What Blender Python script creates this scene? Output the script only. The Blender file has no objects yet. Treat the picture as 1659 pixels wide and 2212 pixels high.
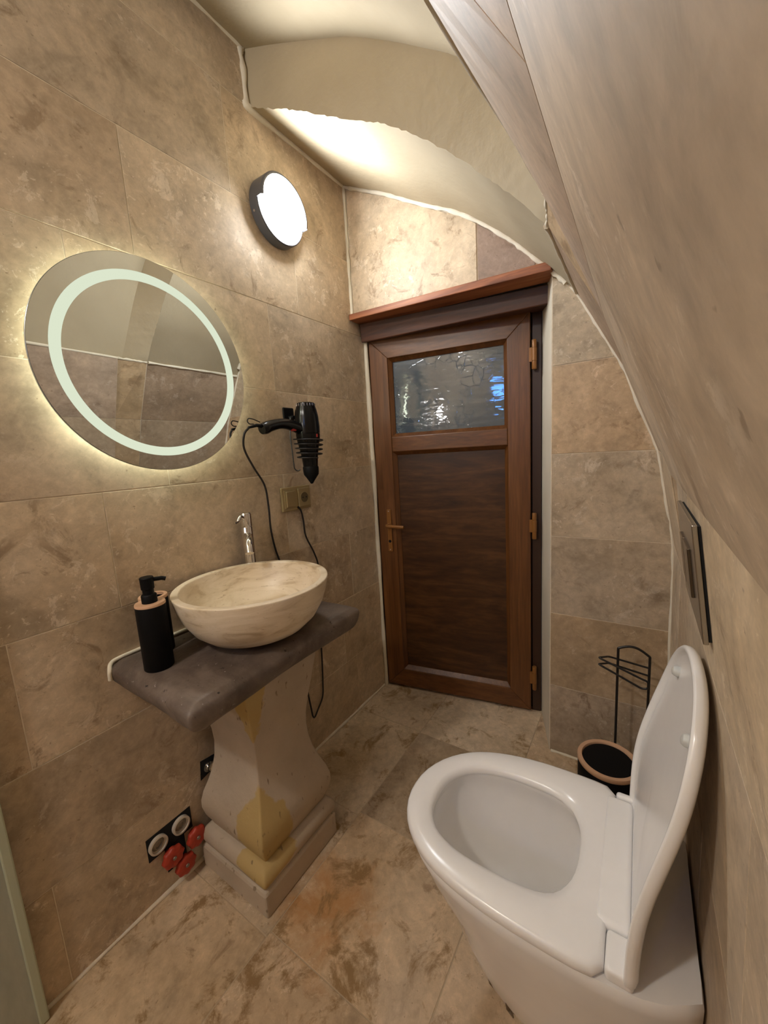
import bpy, bmesh, math, random
from mathutils import Vector, Matrix, noise as mnoise

# ---------------------------------------------------------------- camera, world, exposure
SC = bpy.context.scene
COL = SC.collection
PI = math.pi
CAM = Vector((1.1414, 0.0, 1.26))
R_ = [(0.838, 0.033, -0.545), (0.543, -0.157, 0.825), (-0.058, -0.987, -0.149)]  # world axes in camera terms

cam_data = bpy.data.cameras.new('camera')
cam = bpy.data.objects.new('camera', cam_data)
COL.objects.link(cam)
SC.camera = cam
cam_data.sensor_fit = 'HORIZONTAL'
cam_data.sensor_width = 36.0
cam_data.lens = 36.0 * 845.0 / 1659.0
cam_data.clip_start = 0.005
cam_data.clip_end = 60
def _cam_matrix():
    right = Vector((R_[0][0], R_[1][0], R_[2][0])).normalized()
    fwd = Vector((R_[0][2], R_[1][2], R_[2][2])).normalized()
    right = (right - fwd * right.dot(fwd)).normalized()
    up = right.cross(fwd)
    m = Matrix.Identity(4)
    for i in range(3):
        m[i][0] = right[i]; m[i][1] = up[i]; m[i][2] = -fwd[i]; m[i][3] = CAM[i]
    return m
cam.matrix_world = _cam_matrix()

world = bpy.data.worlds.new('world')
SC.world = world
world.use_nodes = True
world.node_tree.nodes['Background'].inputs[0].default_value = (0.34, 0.47, 0.62, 1)
world.node_tree.nodes['Background'].inputs[1].default_value = 0.02

SC.view_settings.view_transform = 'Standard'
SC.view_settings.look = 'None'
SC.view_settings.exposure = 2.3
SC.view_settings.gamma = 1.0
SC.view_settings.use_curve_mapping = False
SC.cycles.max_bounces = 10
SC.cycles.diffuse_bounces = 7
SC.cycles.glossy_bounces = 5
SC.cycles.transmission_bounces = 6
SC.cycles.sample_clamp_indirect = 6.0
SC.cycles.caustics_refractive = False
SC.cycles.caustics_reflective = False

LAMP_POWER = 21.0      # radiance of the bulkhead lamp's diffuser
RING_POWER = 0.17       # frosted light ring of the mirror
GLOW_POWER = 4.0       # strip behind the mirror
HIGH_FILL_WATT = 7.0      # added fill under the vault behind the camera, lifts the shadows
LOW_FILL_WATT = 1.3      # added low fill by the left wall, behind the camera

# ---------------------------------------------------------------- helpers
def new_mat(name):
    m = bpy.data.materials.new(name); m.use_nodes = True
    nt = m.node_tree
    return m, nt, nt.nodes['Principled BSDF']

def node(nt, kind, **kw):
    n = nt.nodes.new(kind)
    for k, v in kw.items():
        if k.startswith('i_'):
            n.inputs[k[2:].replace('_', ' ')].default_value = v
        else:
            setattr(n, k, v)
    return n

def ramp(nt, fac, stops):
    r = nt.nodes.new('ShaderNodeValToRGB')
    el = r.color_ramp.elements
    while len(el) < len(stops): el.new(0.5)
    for e, (p, c) in zip(el, stops):
        e.position = p
        e.color = (c, c, c, 1) if isinstance(c, (int, float)) else (*c, 1)
    nt.links.new(fac, r.inputs[0])
    return r.outputs[0]

def mixc(nt, fac, a, b, mode='MIX'):
    m = nt.nodes.new('ShaderNodeMix'); m.data_type = 'RGBA'; m.blend_type = mode
    for sock, v in ((m.inputs[0], fac), (m.inputs[6], a), (m.inputs[7], b)):
        if hasattr(v, 'links'): nt.links.new(v, sock)
        elif isinstance(v, (int, float)): sock.default_value = v
        else: sock.default_value = (*v, 1)
    return m.outputs[2]

def math_(nt, op, a, b=0.0, c=0.0):
    m = nt.nodes.new('ShaderNodeMath'); m.operation = op
    for sock, v in zip(m.inputs, (a, b, c)):
        if hasattr(v, 'links'): nt.links.new(v, sock)
        else: sock.default_value = v
    return m.outputs[0]

def pos_vec(nt, scale=(1, 1, 1), per_object=False, rot=(0, 0, 0)):
    g = nt.nodes.new('ShaderNodeNewGeometry')
    out = g.outputs['Position']
    if per_object:
        oi = nt.nodes.new('ShaderNodeObjectInfo')
        c = nt.nodes.new('ShaderNodeCombineXYZ')
        nt.links.new(math_(nt, 'MULTIPLY', oi.outputs['Random'], 37.0), c.inputs[0])
        nt.links.new(math_(nt, 'MULTIPLY', oi.outputs['Random'], 91.0), c.inputs[1])
        nt.links.new(math_(nt, 'MULTIPLY', oi.outputs['Random'], 53.0), c.inputs[2])
        a = nt.nodes.new('ShaderNodeVectorMath'); a.operation = 'ADD'
        nt.links.new(out, a.inputs[0]); nt.links.new(c.outputs[0], a.inputs[1])
        out = a.outputs[0]
    mp = nt.nodes.new('ShaderNodeMapping')
    mp.inputs['Scale'].default_value = scale
    mp.inputs['Rotation'].default_value = rot
    nt.links.new(out, mp.inputs[0])
    return mp.outputs[0]

def noise(nt, vec, scale, detail=5, rough=0.55, dist=0.0):
    n = nt.nodes.new('ShaderNodeTexNoise')
    n.inputs['Scale'].default_value = scale; n.inputs['Detail'].default_value = detail
    n.inputs['Roughness'].default_value = rough; n.inputs['Distortion'].default_value = dist
    nt.links.new(vec, n.inputs['Vector'])
    return n.outputs[0]

def bump(nt, bsdf, height, strength=0.2, dist=0.005):
    b = nt.nodes.new('ShaderNodeBump')
    b.inputs['Strength'].default_value = strength; b.inputs['Distance'].default_value = dist
    nt.links.new(height, b.inputs['Height']); nt.links.new(b.outputs[0], bsdf.inputs['Normal'])

def plain(name, col, rough=0.5, metal=0.0, spec=0.5, coat=0.0):
    m, nt, b = new_mat(name)
    v = pos_vec(nt)
    n = noise(nt, v, 35, 3)
    c = mixc(nt, math_(nt, 'MULTIPLY', n, 0.25), col, tuple(x * 0.8 for x in col))
    nt.links.new(c, b.inputs['Base Color'])
    b.inputs['Roughness'].default_value = rough; b.inputs['Metallic'].default_value = metal
    b.inputs['Specular IOR Level'].default_value = spec
    b.inputs['Coat Weight'].default_value = coat
    return m

# ---------------------------------------------------------------- materials
def mat_travertine(name, sc=(1, 1, 1), rot=(0, 0, 0), rough=0.5, stain=0.0, dark=1.0):
    m, nt, b = new_mat(name)
    v = pos_vec(nt, sc, True, rot)
    big = noise(nt, v, 2.2, 5, 0.6, 0.5)
    mid = noise(nt, v, 7.0, 7, 0.68, 0.5)
    base = ramp(nt, big, [(0.30, (0.445, 0.350, 0.242)), (0.5, (0.520, 0.422, 0.306)), (0.70, (0.605, 0.507, 0.387))])
    veins = ramp(nt, mid, [(0.33, 0.74), (0.45, 0.94), (0.57, 1.05), (0.70, 1.20)])
    col = mixc(nt, 1.0, base, veins, 'MULTIPLY')
    # pale fossil patches
    blot = noise(nt, v, 17.0, 8, 0.74, 0.5)
    gate = noise(nt, v, 3.0, 3, 0.5, 0.4)
    pf = math_(nt, 'MULTIPLY', ramp(nt, blot, [(0.565, 0.0), (0.60, 1.0)]), ramp(nt, gate, [(0.44, 0.0), (0.58, 0.7)]))
    col = mixc(nt, pf, col, (0.70, 0.61, 0.49))
    # darker broken veins
    dv = noise(nt, v, 10.0, 7, 0.72, 1.0)
    gate2 = noise(nt, v, 2.9, 2, 0.5, 0.9)
    df = math_(nt, 'MULTIPLY', ramp(nt, dv, [(0.36, 1.0), (0.45, 0.0)]), ramp(nt, gate2, [(0.45, 0.0), (0.62, 0.7)]))
    col = mixc(nt, df, col, (0.25, 0.175, 0.11))
    # fine light flecks and pits
    fl = noise(nt, v, 60.0, 3, 0.6, 0.8)
    col = mixc(nt, math_(nt, 'MULTIPLY', ramp(nt, fl, [(0.64, 0.0), (0.69, 1.0)]), ramp(nt, gate, [(0.42, 0.0), (0.6, 0.6)])), col, (0.74, 0.65, 0.53))
    grain = noise(nt, v, 42.0, 6, 0.7, 0.3)
    col = mixc(nt, 1.0, col, ramp(nt, grain, [(0.34, 0.86), (0.52, 1.0), (0.68, 1.14)]), 'MULTIPLY')
    pit = noise(nt, v, 95.0, 2, 0.5, 0.3)
    col = mixc(nt, ramp(nt, pit, [(0.24, 0.5), (0.30, 0.0)]), col, (0.18, 0.125, 0.08))
    if stain:
        # rust stain on the floor beside the pedestal, and old brown veins
        wp = pos_vec(nt, (1, 1, 1))
        dm = nt.nodes.new('ShaderNodeVectorMath'); dm.operation = 'DISTANCE'
        nt.links.new(wp, dm.inputs[0]); dm.inputs[1].default_value = (0.43, 0.655, 0)
        st = math_(nt, 'ADD', dm.outputs['Value'], math_(nt, 'MULTIPLY', math_(nt, 'SUBTRACT', noise(nt, wp, 9, 6, 0.65, 0.6), 0.5), 0.42))
        sf = math_(nt, 'MULTIPLY', ramp(nt, st, [(0.03, 1.0), (0.17, 0.0)]), stain)
        col = mixc(nt, sf, col, (0.42, 0.215, 0.075))
        st2 = noise(nt, v, 7.5, 8, 0.75, 0.5)
        col = mixc(nt, ramp(nt, st2, [(0.38, 0.9), (0.47, 0.0)]), col, (0.25, 0.165, 0.08))
    oi = nt.nodes.new('ShaderNodeObjectInfo')
    col = mixc(nt, 1.0, col, oi.outputs['Color'], 'MULTIPLY')
    nt.links.new(col, b.inputs['Base Color'])
    b.inputs['Roughness'].default_value = rough
    b.inputs['Specular IOR Level'].default_value = 0.3
    bump(nt, b, math_(nt, 'ADD', math_(nt, 'MULTIPLY', fl, 0.5), mid), 0.12, 0.003)
    return m

M = {}
M['tile_wall'] = mat_travertine('travertine_wall', (1.0, 1.0, 1.0), (0.6, 0.0, 0.0))
M['tile_floor'] = mat_travertine('travertine_floor', (1, 1, 1), (0, 0, 0.8), 0.36, 0.75)
M['tile_right'] = mat_travertine('travertine_right', (1, 0.8, 1), (0.3, 0, 0.2), 0.5)

def mat_grout():
    m, nt, b = new_mat('grout')
    n = noise(nt, pos_vec(nt), 30, 4)
    nt.links.new(ramp(nt, n, [(0.3, (0.62, 0.54, 0.42)), (0.7, (0.78, 0.70, 0.57))]), b.inputs['Base Color'])
    b.inputs['Roughness'].default_value = 0.9
    bump(nt, b, noise(nt, pos_vec(nt), 120, 3), 0.5, 0.003)
    return m
M['grout'] = mat_grout()
M['grout_floor'] = plain('floor_grout', (0.47, 0.37, 0.25), 0.9)

def mat_plaster(name, c1, c2):
    m, nt, b = new_mat(name)
    v = pos_vec(nt)
    n = noise(nt, v, 4, 4)
    nt.links.new(ramp(nt, n, [(0.3, c1), (0.7, c2)]), b.inputs['Base Color'])
    b.inputs['Roughness'].default_value = 0.85
    bump(nt, b, math_(nt, 'ADD', noise(nt, v, 45, 4), noise(nt, v, 9, 3)), 0.22, 0.006)
    return m
M['plaster'] = mat_plaster('cream_plaster', (0.385, 0.320, 0.212), (0.435, 0.368, 0.252))
M['filler'] = mat_plaster('white_filler', (0.66, 0.60, 0.47), (0.76, 0.70, 0.58))

def mat_wood(name, axis, c1, c2, c3, rough=0.38, sc=1.0):
    m, nt, b = new_mat(name)
    s = {'x': (1.2, 22, 22), 'z': (22, 22, 1.2)}[axis]
    v = pos_vec(nt, tuple(q * sc for q in s), True)
    g = noise(nt, v, 1.0, 6, 0.62, 0.9)
    col = ramp(nt, g, [(0.30, c1), (0.50, c2), (0.70, c3)])
    v2 = pos_vec(nt, tuple(q * sc * 5 for q in s), True)
    f = noise(nt, v2, 1.0, 3, 0.6, 0.2)
    col = mixc(nt, 1.0, col, ramp(nt, f, [(0.35, 0.78), (0.6, 1.08)]), 'MULTIPLY')
    nt.links.new(col, b.inputs['Base Color'])
    b.inputs['Roughness'].default_value = rough
    bump(nt, b, f, 0.06, 0.002)
    return m
M['wood_v'] = mat_wood('brown_laminate_upright', 'z', (0.092, 0.032, 0.008), (0.138, 0.052, 0.014), (0.185, 0.075, 0.022))
M['wood_h'] = mat_wood('brown_laminate_level', 'x', (0.092, 0.032, 0.008), (0.138, 0.052, 0.014), (0.185, 0.075, 0.022))
M['wood_panel'] = mat_wood('dark_oak_panel', 'x', (0.030, 0.010, 0.0025), (0.062, 0.023, 0.006), (0.115, 0.048, 0.015), 0.42, 0.75)
M['wood_frame'] = plain('dark_brown_frame', (0.042, 0.018, 0.010), 0.42)
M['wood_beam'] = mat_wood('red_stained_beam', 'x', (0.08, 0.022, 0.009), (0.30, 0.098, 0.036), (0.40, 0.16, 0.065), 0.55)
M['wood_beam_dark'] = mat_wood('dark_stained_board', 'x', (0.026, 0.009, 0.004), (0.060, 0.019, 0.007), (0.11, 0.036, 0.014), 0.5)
M['bronze'] = plain('brown_bronze_paint', (0.27, 0.115, 0.028), 0.35, 0.15)
M['screw'] = plain('screw_steel', (0.55, 0.45, 0.38), 0.35, 0.6)
M['black_gloss'] = plain('black_gloss_plastic', (0.004, 0.004, 0.0045), 0.2, 0, 0.3)
M['black_matte'] = plain('black_matte', (0.0035, 0.0035, 0.004), 0.55, 0, 0.15)
M['black_wire'] = plain('black_wire', (0.012, 0.010, 0.010), 0.4)
M['red_plastic'] = plain('red_plastic', (0.35, 0.02, 0.015), 0.4)
M['gold_plate'] = plain('champagne_metal_plastic', (0.40, 0.315, 0.165), 0.33, 0.45)
M['gold_dark'] = plain('socket_well', (0.13, 0.10, 0.05), 0.45, 0.3)
M['hole'] = plain('black_hole', (0.004, 0.004, 0.004), 0.9)
M['chrome'] = plain('chrome', (0.80, 0.80, 0.80), 0.07, 1.0)
M['steel'] = plain('brushed_steel', (0.52, 0.50, 0.47), 0.26, 1.0)
M['steel_dark'] = plain('dark_chrome', (0.20, 0.17, 0.14), 0.2, 1.0)
M['porcelain'] = plain('white_porcelain', (0.80, 0.79, 0.78), 0.10, 0, 0.5, 0.3)
M['seat_plastic'] = plain('white_seat_plastic', (0.86, 0.855, 0.855), 0.22)
M['rubber'] = plain('grey_rubber', (0.55, 0.57, 0.56), 0.4)
M['bamboo'] = plain('pale_wood_rim', (0.60, 0.365, 0.225), 0.5)
M['red_cap'] = plain('red_valve_cap', (0.40, 0.04, 0.018), 0.5)
M['pipe_white'] = plain('white_pipe', (0.62, 0.56, 0.48), 0.5)
M['pipe_grey'] = plain('grey_brass', (0.30, 0.26, 0.21), 0.4, 0.6)
M['lamp_body'] = plain('grey_lamp_housing', (0.08, 0.08, 0.088), 0.42)
M['mirror_edge'] = plain('mirror_edge', (0.30, 0.32, 0.31), 0.25, 0.6)

def mat_emit(name, col, strength):
    m = bpy.data.materials.new(name); m.use_nodes = True
    nt = m.node_tree
    nt.nodes.remove(nt.nodes['Principled BSDF'])
    e = nt.nodes.new('ShaderNodeEmission')
    e.inputs[0].default_value = (*col, 1); e.inputs[1].default_value = strength
    nt.links.new(e.outputs[0], nt.nodes['Material Output'].inputs[0])
    return m
M['lamp_light'] = mat_emit('lamp_diffuser', (0.95, 0.975, 1.0), LAMP_POWER)
M['ring_light'] = mat_emit('mirror_ring_light', (0.86, 0.94, 0.72), RING_POWER)
M['glow_light'] = mat_emit('mirror_back_light', (0.95, 1.0, 0.76), GLOW_POWER)
M['sky_pane'] = mat_emit('daylit_pane', (0.12, 0.36, 1.0), 6.0)

def mat_mirror():
    m, nt, b = new_mat('mirror_silver')
    nt.links.new(ramp(nt, noise(nt, pos_vec(nt), 3), [(0, (0.80, 0.82, 0.80)), (1, (0.83, 0.85, 0.83))]), b.inputs['Base Color'])
    b.inputs['Metallic'].default_value = 1.0; b.inputs['Roughness'].default_value = 0.01
    return m
M['mirror'] = mat_mirror()

def mat_door_glass():
    m, nt, b = new_mat('crackle_glass')
    b.inputs['Base Color'].default_value = (0.62, 0.66, 0.66, 1)
    b.inputs['Transmission Weight'].default_value = 0.92
    b.inputs['Roughness'].default_value = 0.04
    b.inputs['IOR'].default_value = 1.5
    v = pos_vec(nt)
    vo = nt.nodes.new('ShaderNodeTexVoronoi'); vo.feature = 'DISTANCE_TO_EDGE'
    vo.inputs['Scale'].default_value = 24
    nv = nt.nodes.new('ShaderNodeMix'); nv.data_type = 'VECTOR'
    nv.inputs[0].default_value = 0.03
    nt.links.new(v, nv.inputs[4])
    nz = nt.nodes.new('ShaderNodeTexNoise'); nz.inputs['Scale'].default_value = 14
    nt.links.new(v, nz.inputs['Vector']); nt.links.new(nz.outputs['Color'], nv.inputs[5])
    nt.links.new(nv.outputs[1], vo.inputs['Vector'])
    edge = ramp(nt, vo.outputs['Distance'], [(0.0, 1.0), (0.035, 0.0)])
    gate = ramp(nt, noise(nt, v, 9, 2), [(0.45, 0.0), (0.55, 1.0)])
    wav = noise(nt, pos_vec(nt, (10, 10, 34)), 1.0, 2, 0.5, 0.4)
    h = math_(nt, 'ADD', math_(nt, 'MULTIPLY', math_(nt, 'MULTIPLY', edge, gate), 0.5), math_(nt, 'MULTIPLY', wav, 1.2))
    bump(nt, b, h, 0.30, 0.003)
    return m
M['door_glass'] = mat_door_glass()

def mat_shower_glass():
    m, nt, b = new_mat('shower_glass')
    n = noise(nt, pos_vec(nt, (6, 6, 1.5)), 5, 4)
    nt.links.new(ramp(nt, n, [(0.35, (0.62, 0.66, 0.56)), (0.7, (0.78, 0.80, 0.70))]), b.inputs['Base Color'])
    b.inputs['Transmission Weight'].default_value = 0.45
    b.inputs['Roughness'].default_value = 0.22
    return m
M['shower_glass'] = mat_shower_glass()
M['glass_edge'] = plain('green_glass_edge', (0.46, 0.50, 0.38), 0.25)

def mat_slab():
    m, nt, b = new_mat('dark_basalt')
    v = pos_vec(nt)
    n = noise(nt, v, 6, 6, 0.65, 0.5)
    col = ramp(nt, n, [(0.30, (0.046, 0.033, 0.026)), (0.50, (0.110, 0.082, 0.066)), (0.68, (0.20, 0.158, 0.130))])
    sp = noise(nt, v, 90, 2, 0.5)
    col = mixc(nt, ramp(nt, sp, [(0.70, 0.0), (0.76, 1.0)]), col, (0.30, 0.27, 0.25))
    pit = noise(nt, v, 60, 2, 0.5)
    col = mixc(nt, ramp(nt, pit, [(0.25, 1.0), (0.32, 0.0)]), col, (0.02, 0.015, 0.012))
    nt.links.new(col, b.inputs['Base Color'])
    b.inputs['Roughness'].default_value = 0.5
    bump(nt, b, math_(nt, 'ADD', n, sp), 0.25, 0.004)
    return m
M['slab'] = mat_slab()

PX, PY = 0.17, 0.698
def mat_pedestal():
    m, nt, b = new_mat('pedestal_stone')
    v = pos_vec(nt)
    n = noise(nt, v, 5, 5, 0.6)
    col = ramp(nt, n, [(0.3, (0.40, 0.33, 0.25)), (0.7, (0.51, 0.435, 0.34))])
    g = nt.nodes.new('ShaderNodeNewGeometry'); s = nt.nodes.new('ShaderNodeSeparateXYZ')
    nt.links.new(g.outputs['Position'], s.inputs[0])
    x, y, z = s.outputs
    # natural yellow streak of the block, running down its front arris
    along = math_(nt, 'SUBTRACT', math_(nt, 'SUBTRACT', x, PX), math_(nt, 'SUBTRACT', y, PY))   # ~2h at the arris
    hh = ramp(nt, math_(nt, 'DIVIDE', z, 0.7), [(0.0, 0.29), (0.22, 0.256), (0.29, 0.285), (0.42, 0.24), (0.55, 0.207), (0.62, 0.20), (0.78, 0.236), (1.0, 0.27)])
    w = ramp(nt, math_(nt, 'DIVIDE', z, 0.7), [(0.06, 0.0), (0.13, 0.0), (0.15, 0.09), (0.29, 0.115), (0.37, 0.085), (0.46, 0.03), (0.54, 0.0), (0.66, 0.0), (0.75, 0.03), (0.90, 0.06), (1.0, 0.07)])
    d = math_(nt, 'SUBTRACT', hh, along)
    jit = math_(nt, 'MULTIPLY', math_(nt, 'SUBTRACT', noise(nt, v, 28, 4), 0.5), 0.05)
    e = math_(nt, 'ADD', math_(nt, 'SUBTRACT', w, d), jit)
    mask = ramp(nt, e, [(0.0, 0.0), (0.006, 1.0)])
    mask = math_(nt, 'MULTIPLY', mask, ramp(nt, w, [(0.004, 0.0), (0.012, 1.0)]))
    col = mixc(nt, mask, col, mixc(nt, n, (0.40, 0.285, 0.11), (0.51, 0.385, 0.17)))
    pit = noise(nt, pos_vec(nt, (60, 60, 24)), 1.0, 2, 0.5)
    col = mixc(nt, ramp(nt, pit, [(0.26, 0.7), (0.32, 0.0)]), col, (0.14, 0.095, 0.05))
    nt.links.new(col, b.inputs['Base Color'])
    b.inputs['Roughness'].default_value = 0.75
    bump(nt, b, noise(nt, v, 80, 4), 0.3, 0.003)
    return m
M['pedestal'] = mat_pedestal()

def mat_basin():
    m, nt, b = new_mat('cream_travertine')
    v = pos_vec(nt, (2.2, 2.2, 9), False, (0.25, 0.1, 0))
    n = noise(nt, v, 3.2, 6, 0.6, 1.3)
    col = ramp(nt, n, [(0.32, (0.52, 0.40, 0.255)), (0.44, (0.70, 0.595, 0.435)), (0.6, (0.78, 0.68, 0.53)), (0.8, (0.68, 0.57, 0.42))])
    f = noise(nt, v, 16, 5, 0.65, 1.5)
    col = mixc(nt, ramp(nt, f, [(0.30, 0.75), (0.38, 0.0)]), col, (0.34, 0.23, 0.13))
    nt.links.new(col, b.inputs['Base Color'])
    b.inputs['Roughness'].default_value = 0.36
    return m
M['basin'] = mat_basin()

# ---------------------------------------------------------------- object helpers
def root_loc(o):
    while o.parent: o = o.parent
    return o.location.copy()

def obj(name, bm_or_vf, mat, parent=None, smooth=False, loc=(0, 0, 0)):
    """One mesh object; coordinates are given in world space."""
    off = root_loc(parent) if parent else Vector(loc)
    me = bpy.data.meshes.new(name)
    if isinstance(bm_or_vf, bmesh.types.BMesh):
        bm = bm_or_vf
        bmesh.ops.translate(bm, verts=bm.verts, vec=-off)
        bmesh.ops.recalc_face_normals(bm, faces=bm.faces)
        bm.to_mesh(me); bm.free()
    else:
        v, f = bm_or_vf
        me.from_pydata([Vector(p) - off for p in v], [], f)
    me.materials.append(M[mat] if isinstance(mat, str) else mat)
    if smooth:
        for p in me.polygons: p.use_smooth = True
    o = bpy.data.objects.new(name, me)
    COL.objects.link(o)
    if parent: o.parent = parent
    else: o.location = off
    return o

def smooth_by_angle(o, deg=38):
    me = o.data
    for p in me.polygons: p.use_smooth = True
    me.set_sharp_from_angle(angle=math.radians(deg))
    return o

def thing(name, label, cat, loc, group=None):
    o = bpy.data.objects.new(name, None); COL.objects.link(o)
    o.empty_display_size = 0.05
    o.location = loc; o['label'] = label; o['category'] = cat
    if group: o['group'] = group
    return o

def struct(o, label=None):
    o['kind'] = 'structure'
    if label: o['label'] = label
    return o

def bx(lo, hi, bev=0.0, seg=2, bm=None):
    b = bm or bmesh.new()
    c = [(lo[i] + hi[i]) / 2 for i in range(3)]
    s = [hi[i] - lo[i] for i in range(3)]
    r = bmesh.ops.create_cube(b, size=1.0, matrix=Matrix.Translation(c) @ Matrix.Diagonal((*s, 1)))
    if bev:
        es = list({e for v in r['verts'] for e in v.link_edges})
        bmesh.ops.bevel(b, geom=es, offset=bev, segments=seg, affect='EDGES', profile=0.5)
    return b

def hexa(pts, bev=0.0, seg=2):
    """8 corners: bottom loop of four, top loop of four."""
    b = bmesh.new()
    v = [b.verts.new(p) for p in pts]
    for f in ((3, 2, 1, 0), (4, 5, 6, 7), (0, 1, 5, 4), (1, 2, 6, 5), (2, 3, 7, 6), (3, 0, 4, 7)):
        b.faces.new([v[i] for i in f])
    if bev: bmesh.ops.bevel(b, geom=list(b.edges), offset=bev, segments=seg, affect='EDGES', profile=0.5)
    return b

def basis(axis):
    z = Vector(axis).normalized()
    x = z.orthogonal().normalized(); y = z.cross(x)
    return x, y, z

def lathe(profile, origin, axis=(0, 0, 1), seg=40, cap0=True, cap1=True, bm=None, sx=1.0, sy=1.0, xdir=None):
    """profile: list of (radius, distance along axis)."""
    b = bm or bmesh.new()
    if xdir is None: x, y, z = basis(axis)
    else:
        z = Vector(axis).normalized(); x = Vector(xdir).normalized(); y = z.cross(x)
    o = Vector(origin); rings = []
    for r, h in profile:
        rings.append([b.verts.new(o + z * h + (x * math.cos(2 * PI * i / seg) * sx + y * math.sin(2 * PI * i / seg) * sy) * r) for i in range(seg)])
    for a, c in zip(rings, rings[1:]):
        for i in range(seg):
            b.faces.new((a[i], a[(i + 1) % seg], c[(i + 1) % seg], c[i]))
    if cap0: b.faces.new(rings[0][::-1])
    if cap1: b.faces.new(rings[-1])
    return b

def loft(rings, cap0=True, cap1=True, closed=True, bm=None):
    b = bm or bmesh.new()
    R = [[b.verts.new(p) for p in r] for r in rings]
    n = len(R[0])
    for a, c in zip(R, R[1:]):
        for i in range(n if closed else n - 1):
            b.faces.new((a[i], a[(i + 1) % n], c[(i + 1) % n], c[i]))
    if cap0: b.faces.new(R[0][::-1])
    if cap1: b.faces.new(R[-1])
    return b

def catmull(pts, k=8, closed=False):
    P = [Vector(p) for p in pts]; out = []
    n = len(P)
    for i in range(n if closed else n - 1):
        p0 = P[(i - 1) % n] if closed or i > 0 else P[0] * 2 - P[1]
        p1, p2 = P[i], P[(i + 1) % n]
        p3 = P[(i + 2) % n] if closed or i + 2 < n else P[-1] * 2 - P[-2]
        for j in range(k):
            t = j / k
            out.append(0.5 * ((2 * p1) + (p2 - p0) * t + (2 * p0 - 5 * p1 + 4 * p2 - p3) * t * t + (3 * p1 - p0 - 3 * p2 + p3) * t ** 3))
    if not closed: out.append(P[-1])
    return out

def tube(path, rad, seg=10, closed=False, bm=None, radii=None, flat=1.0):
    b = bm or bmesh.new()
    P = [Vector(p) for p in path]; n = len(P); rings = []
    up = None
    for i, p in enumerate(P):
        a = P[(i - 1) % n] if closed or i else P[0]
        c = P[(i + 1) % n] if closed or i < n - 1 else P[-1]
        t = (c - a).normalized()
        if up is None: up = t.orthogonal().normalized()
        up = (up - t * up.dot(t))
        up = up.normalized() if up.length > 1e-6 else t.orthogonal().normalized()
        s = t.cross(up)
        r = radii[i] if radii else rad
        rings.append([b.verts.new(p + (up * math.cos(2 * PI * j / seg) * flat + s * math.sin(2 * PI * j / seg)) * r) for j in range(seg)])
    pairs = list(zip(rings, rings[1:])) + ([(rings[-1], rings[0])] if closed else [])
    for k, (a, c) in enumerate(pairs):
        sh = 0
        if closed and k == len(pairs) - 1:
            sh = min(range(seg), key=lambda q: (a[0].co - c[q].co).length)
        for j in range(seg):
            b.faces.new((a[j], a[(j + 1) % seg], c[(j + 1 + sh) % seg], c[(j + sh) % seg]))
    if not closed:
        b.faces.new(rings[0][::-1]); b.faces.new(rings[-1])
    return b

def round_path(pts, r, k=5, closed=False):
    """Polyline with rounded corners."""
    P = [Vector(p) for p in pts]; out = []; n = len(P)
    for i, p in enumerate(P):
        if not closed and i in (0, n - 1): out.append(p); continue
        a, c = P[(i - 1) % n], P[(i + 1) % n]
        d1 = (a - p); d2 = (c - p)
        q = min(r, d1.length * 0.45, d2.length * 0.45)
        s = p + d1.normalized() * q; e = p + d2.normalized() * q
        for j in range(k + 1):
            t = j / k
            out.append(s.lerp(p, t).lerp(p.lerp(e, t), t))
    return out

# ---------------------------------------------------------------- tiles
ROOM = Vector((0.6, 0.6, 1.2))
rng = random.Random(7)
TINTS = [(1.0, 1.0, 1.0), (0.95, 0.95, 0.96), (1.05, 1.03, 1.0), (0.93, 0.90, 0.88), (1.02, 1.0, 0.97)]
def tile(parent, pts, mat='tile_wall', tint=None, gap=0.0022, t=0.009, proud=0.0, name='tile'):
    """A stone slab: face polygon pts (convex, planar), its body behind the face, an eased arris."""
    P = [Vector(p) for p in pts]
    nrm = Vector((0, 0, 0)); c = sum(P, Vector()) / len(P)
    for i in range(len(P)): nrm += (P[i] - c).cross(P[(i + 1) % len(P)] - c)
    nrm.normalize()
    if nrm.dot(ROOM - c) < 0: P.reverse(); nrm = -nrm
    def inset(d):
        n = len(P); out = []
        for i in range(n):
            a = (P[i] - P[i - 1]).normalized(); b2 = (P[(i + 1) % n] - P[i]).normalized()
            na = nrm.cross(a); nb = nrm.cross(b2)
            m = na + nb
            out.append(P[i] + m * (d / max(0.25, m.dot(na))))
        return out
    dz = rng.uniform(-0.0004, 0.0004) + proud
    A = [p - nrm * t for p in inset(gap / 2)]
    B = [p + nrm * (dz - 0.0007) for p in inset(gap / 2)]
    C = [p + nrm * dz for p in inset(gap / 2 + 0.0008)]
    n = len(P); v = A + B + C; f = []
    for k in (0, n):
        for i in range(n):
            f.append((k + i, k + (i + 1) % n, k + n + (i + 1) % n, k + n + i))
    f.append(tuple(range(2 * n, 3 * n))); f.append(tuple(range(n - 1, -1, -1)))
    o = obj(name, (v, f), mat, parent)
    tn = tint or rng.choice(TINTS)
    o.color = (*tn, 1)
    return o

def backing(pts, d=0.0014):
    """Face of the wall's grout bed, d behind the tile faces."""
    P = [Vector(p) for p in pts]; c = sum(P, Vector()) / len(P)
    nrm = Vector((0, 0, 0))
    for i in range(len(P)): nrm += (P[i] - c).cross(P[(i + 1) % len(P)] - c)
    nrm.normalize()
    if nrm.dot(ROOM - c) < 0: P.reverse(); nrm = -nrm
    return [p - nrm * d for p in P]

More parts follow.
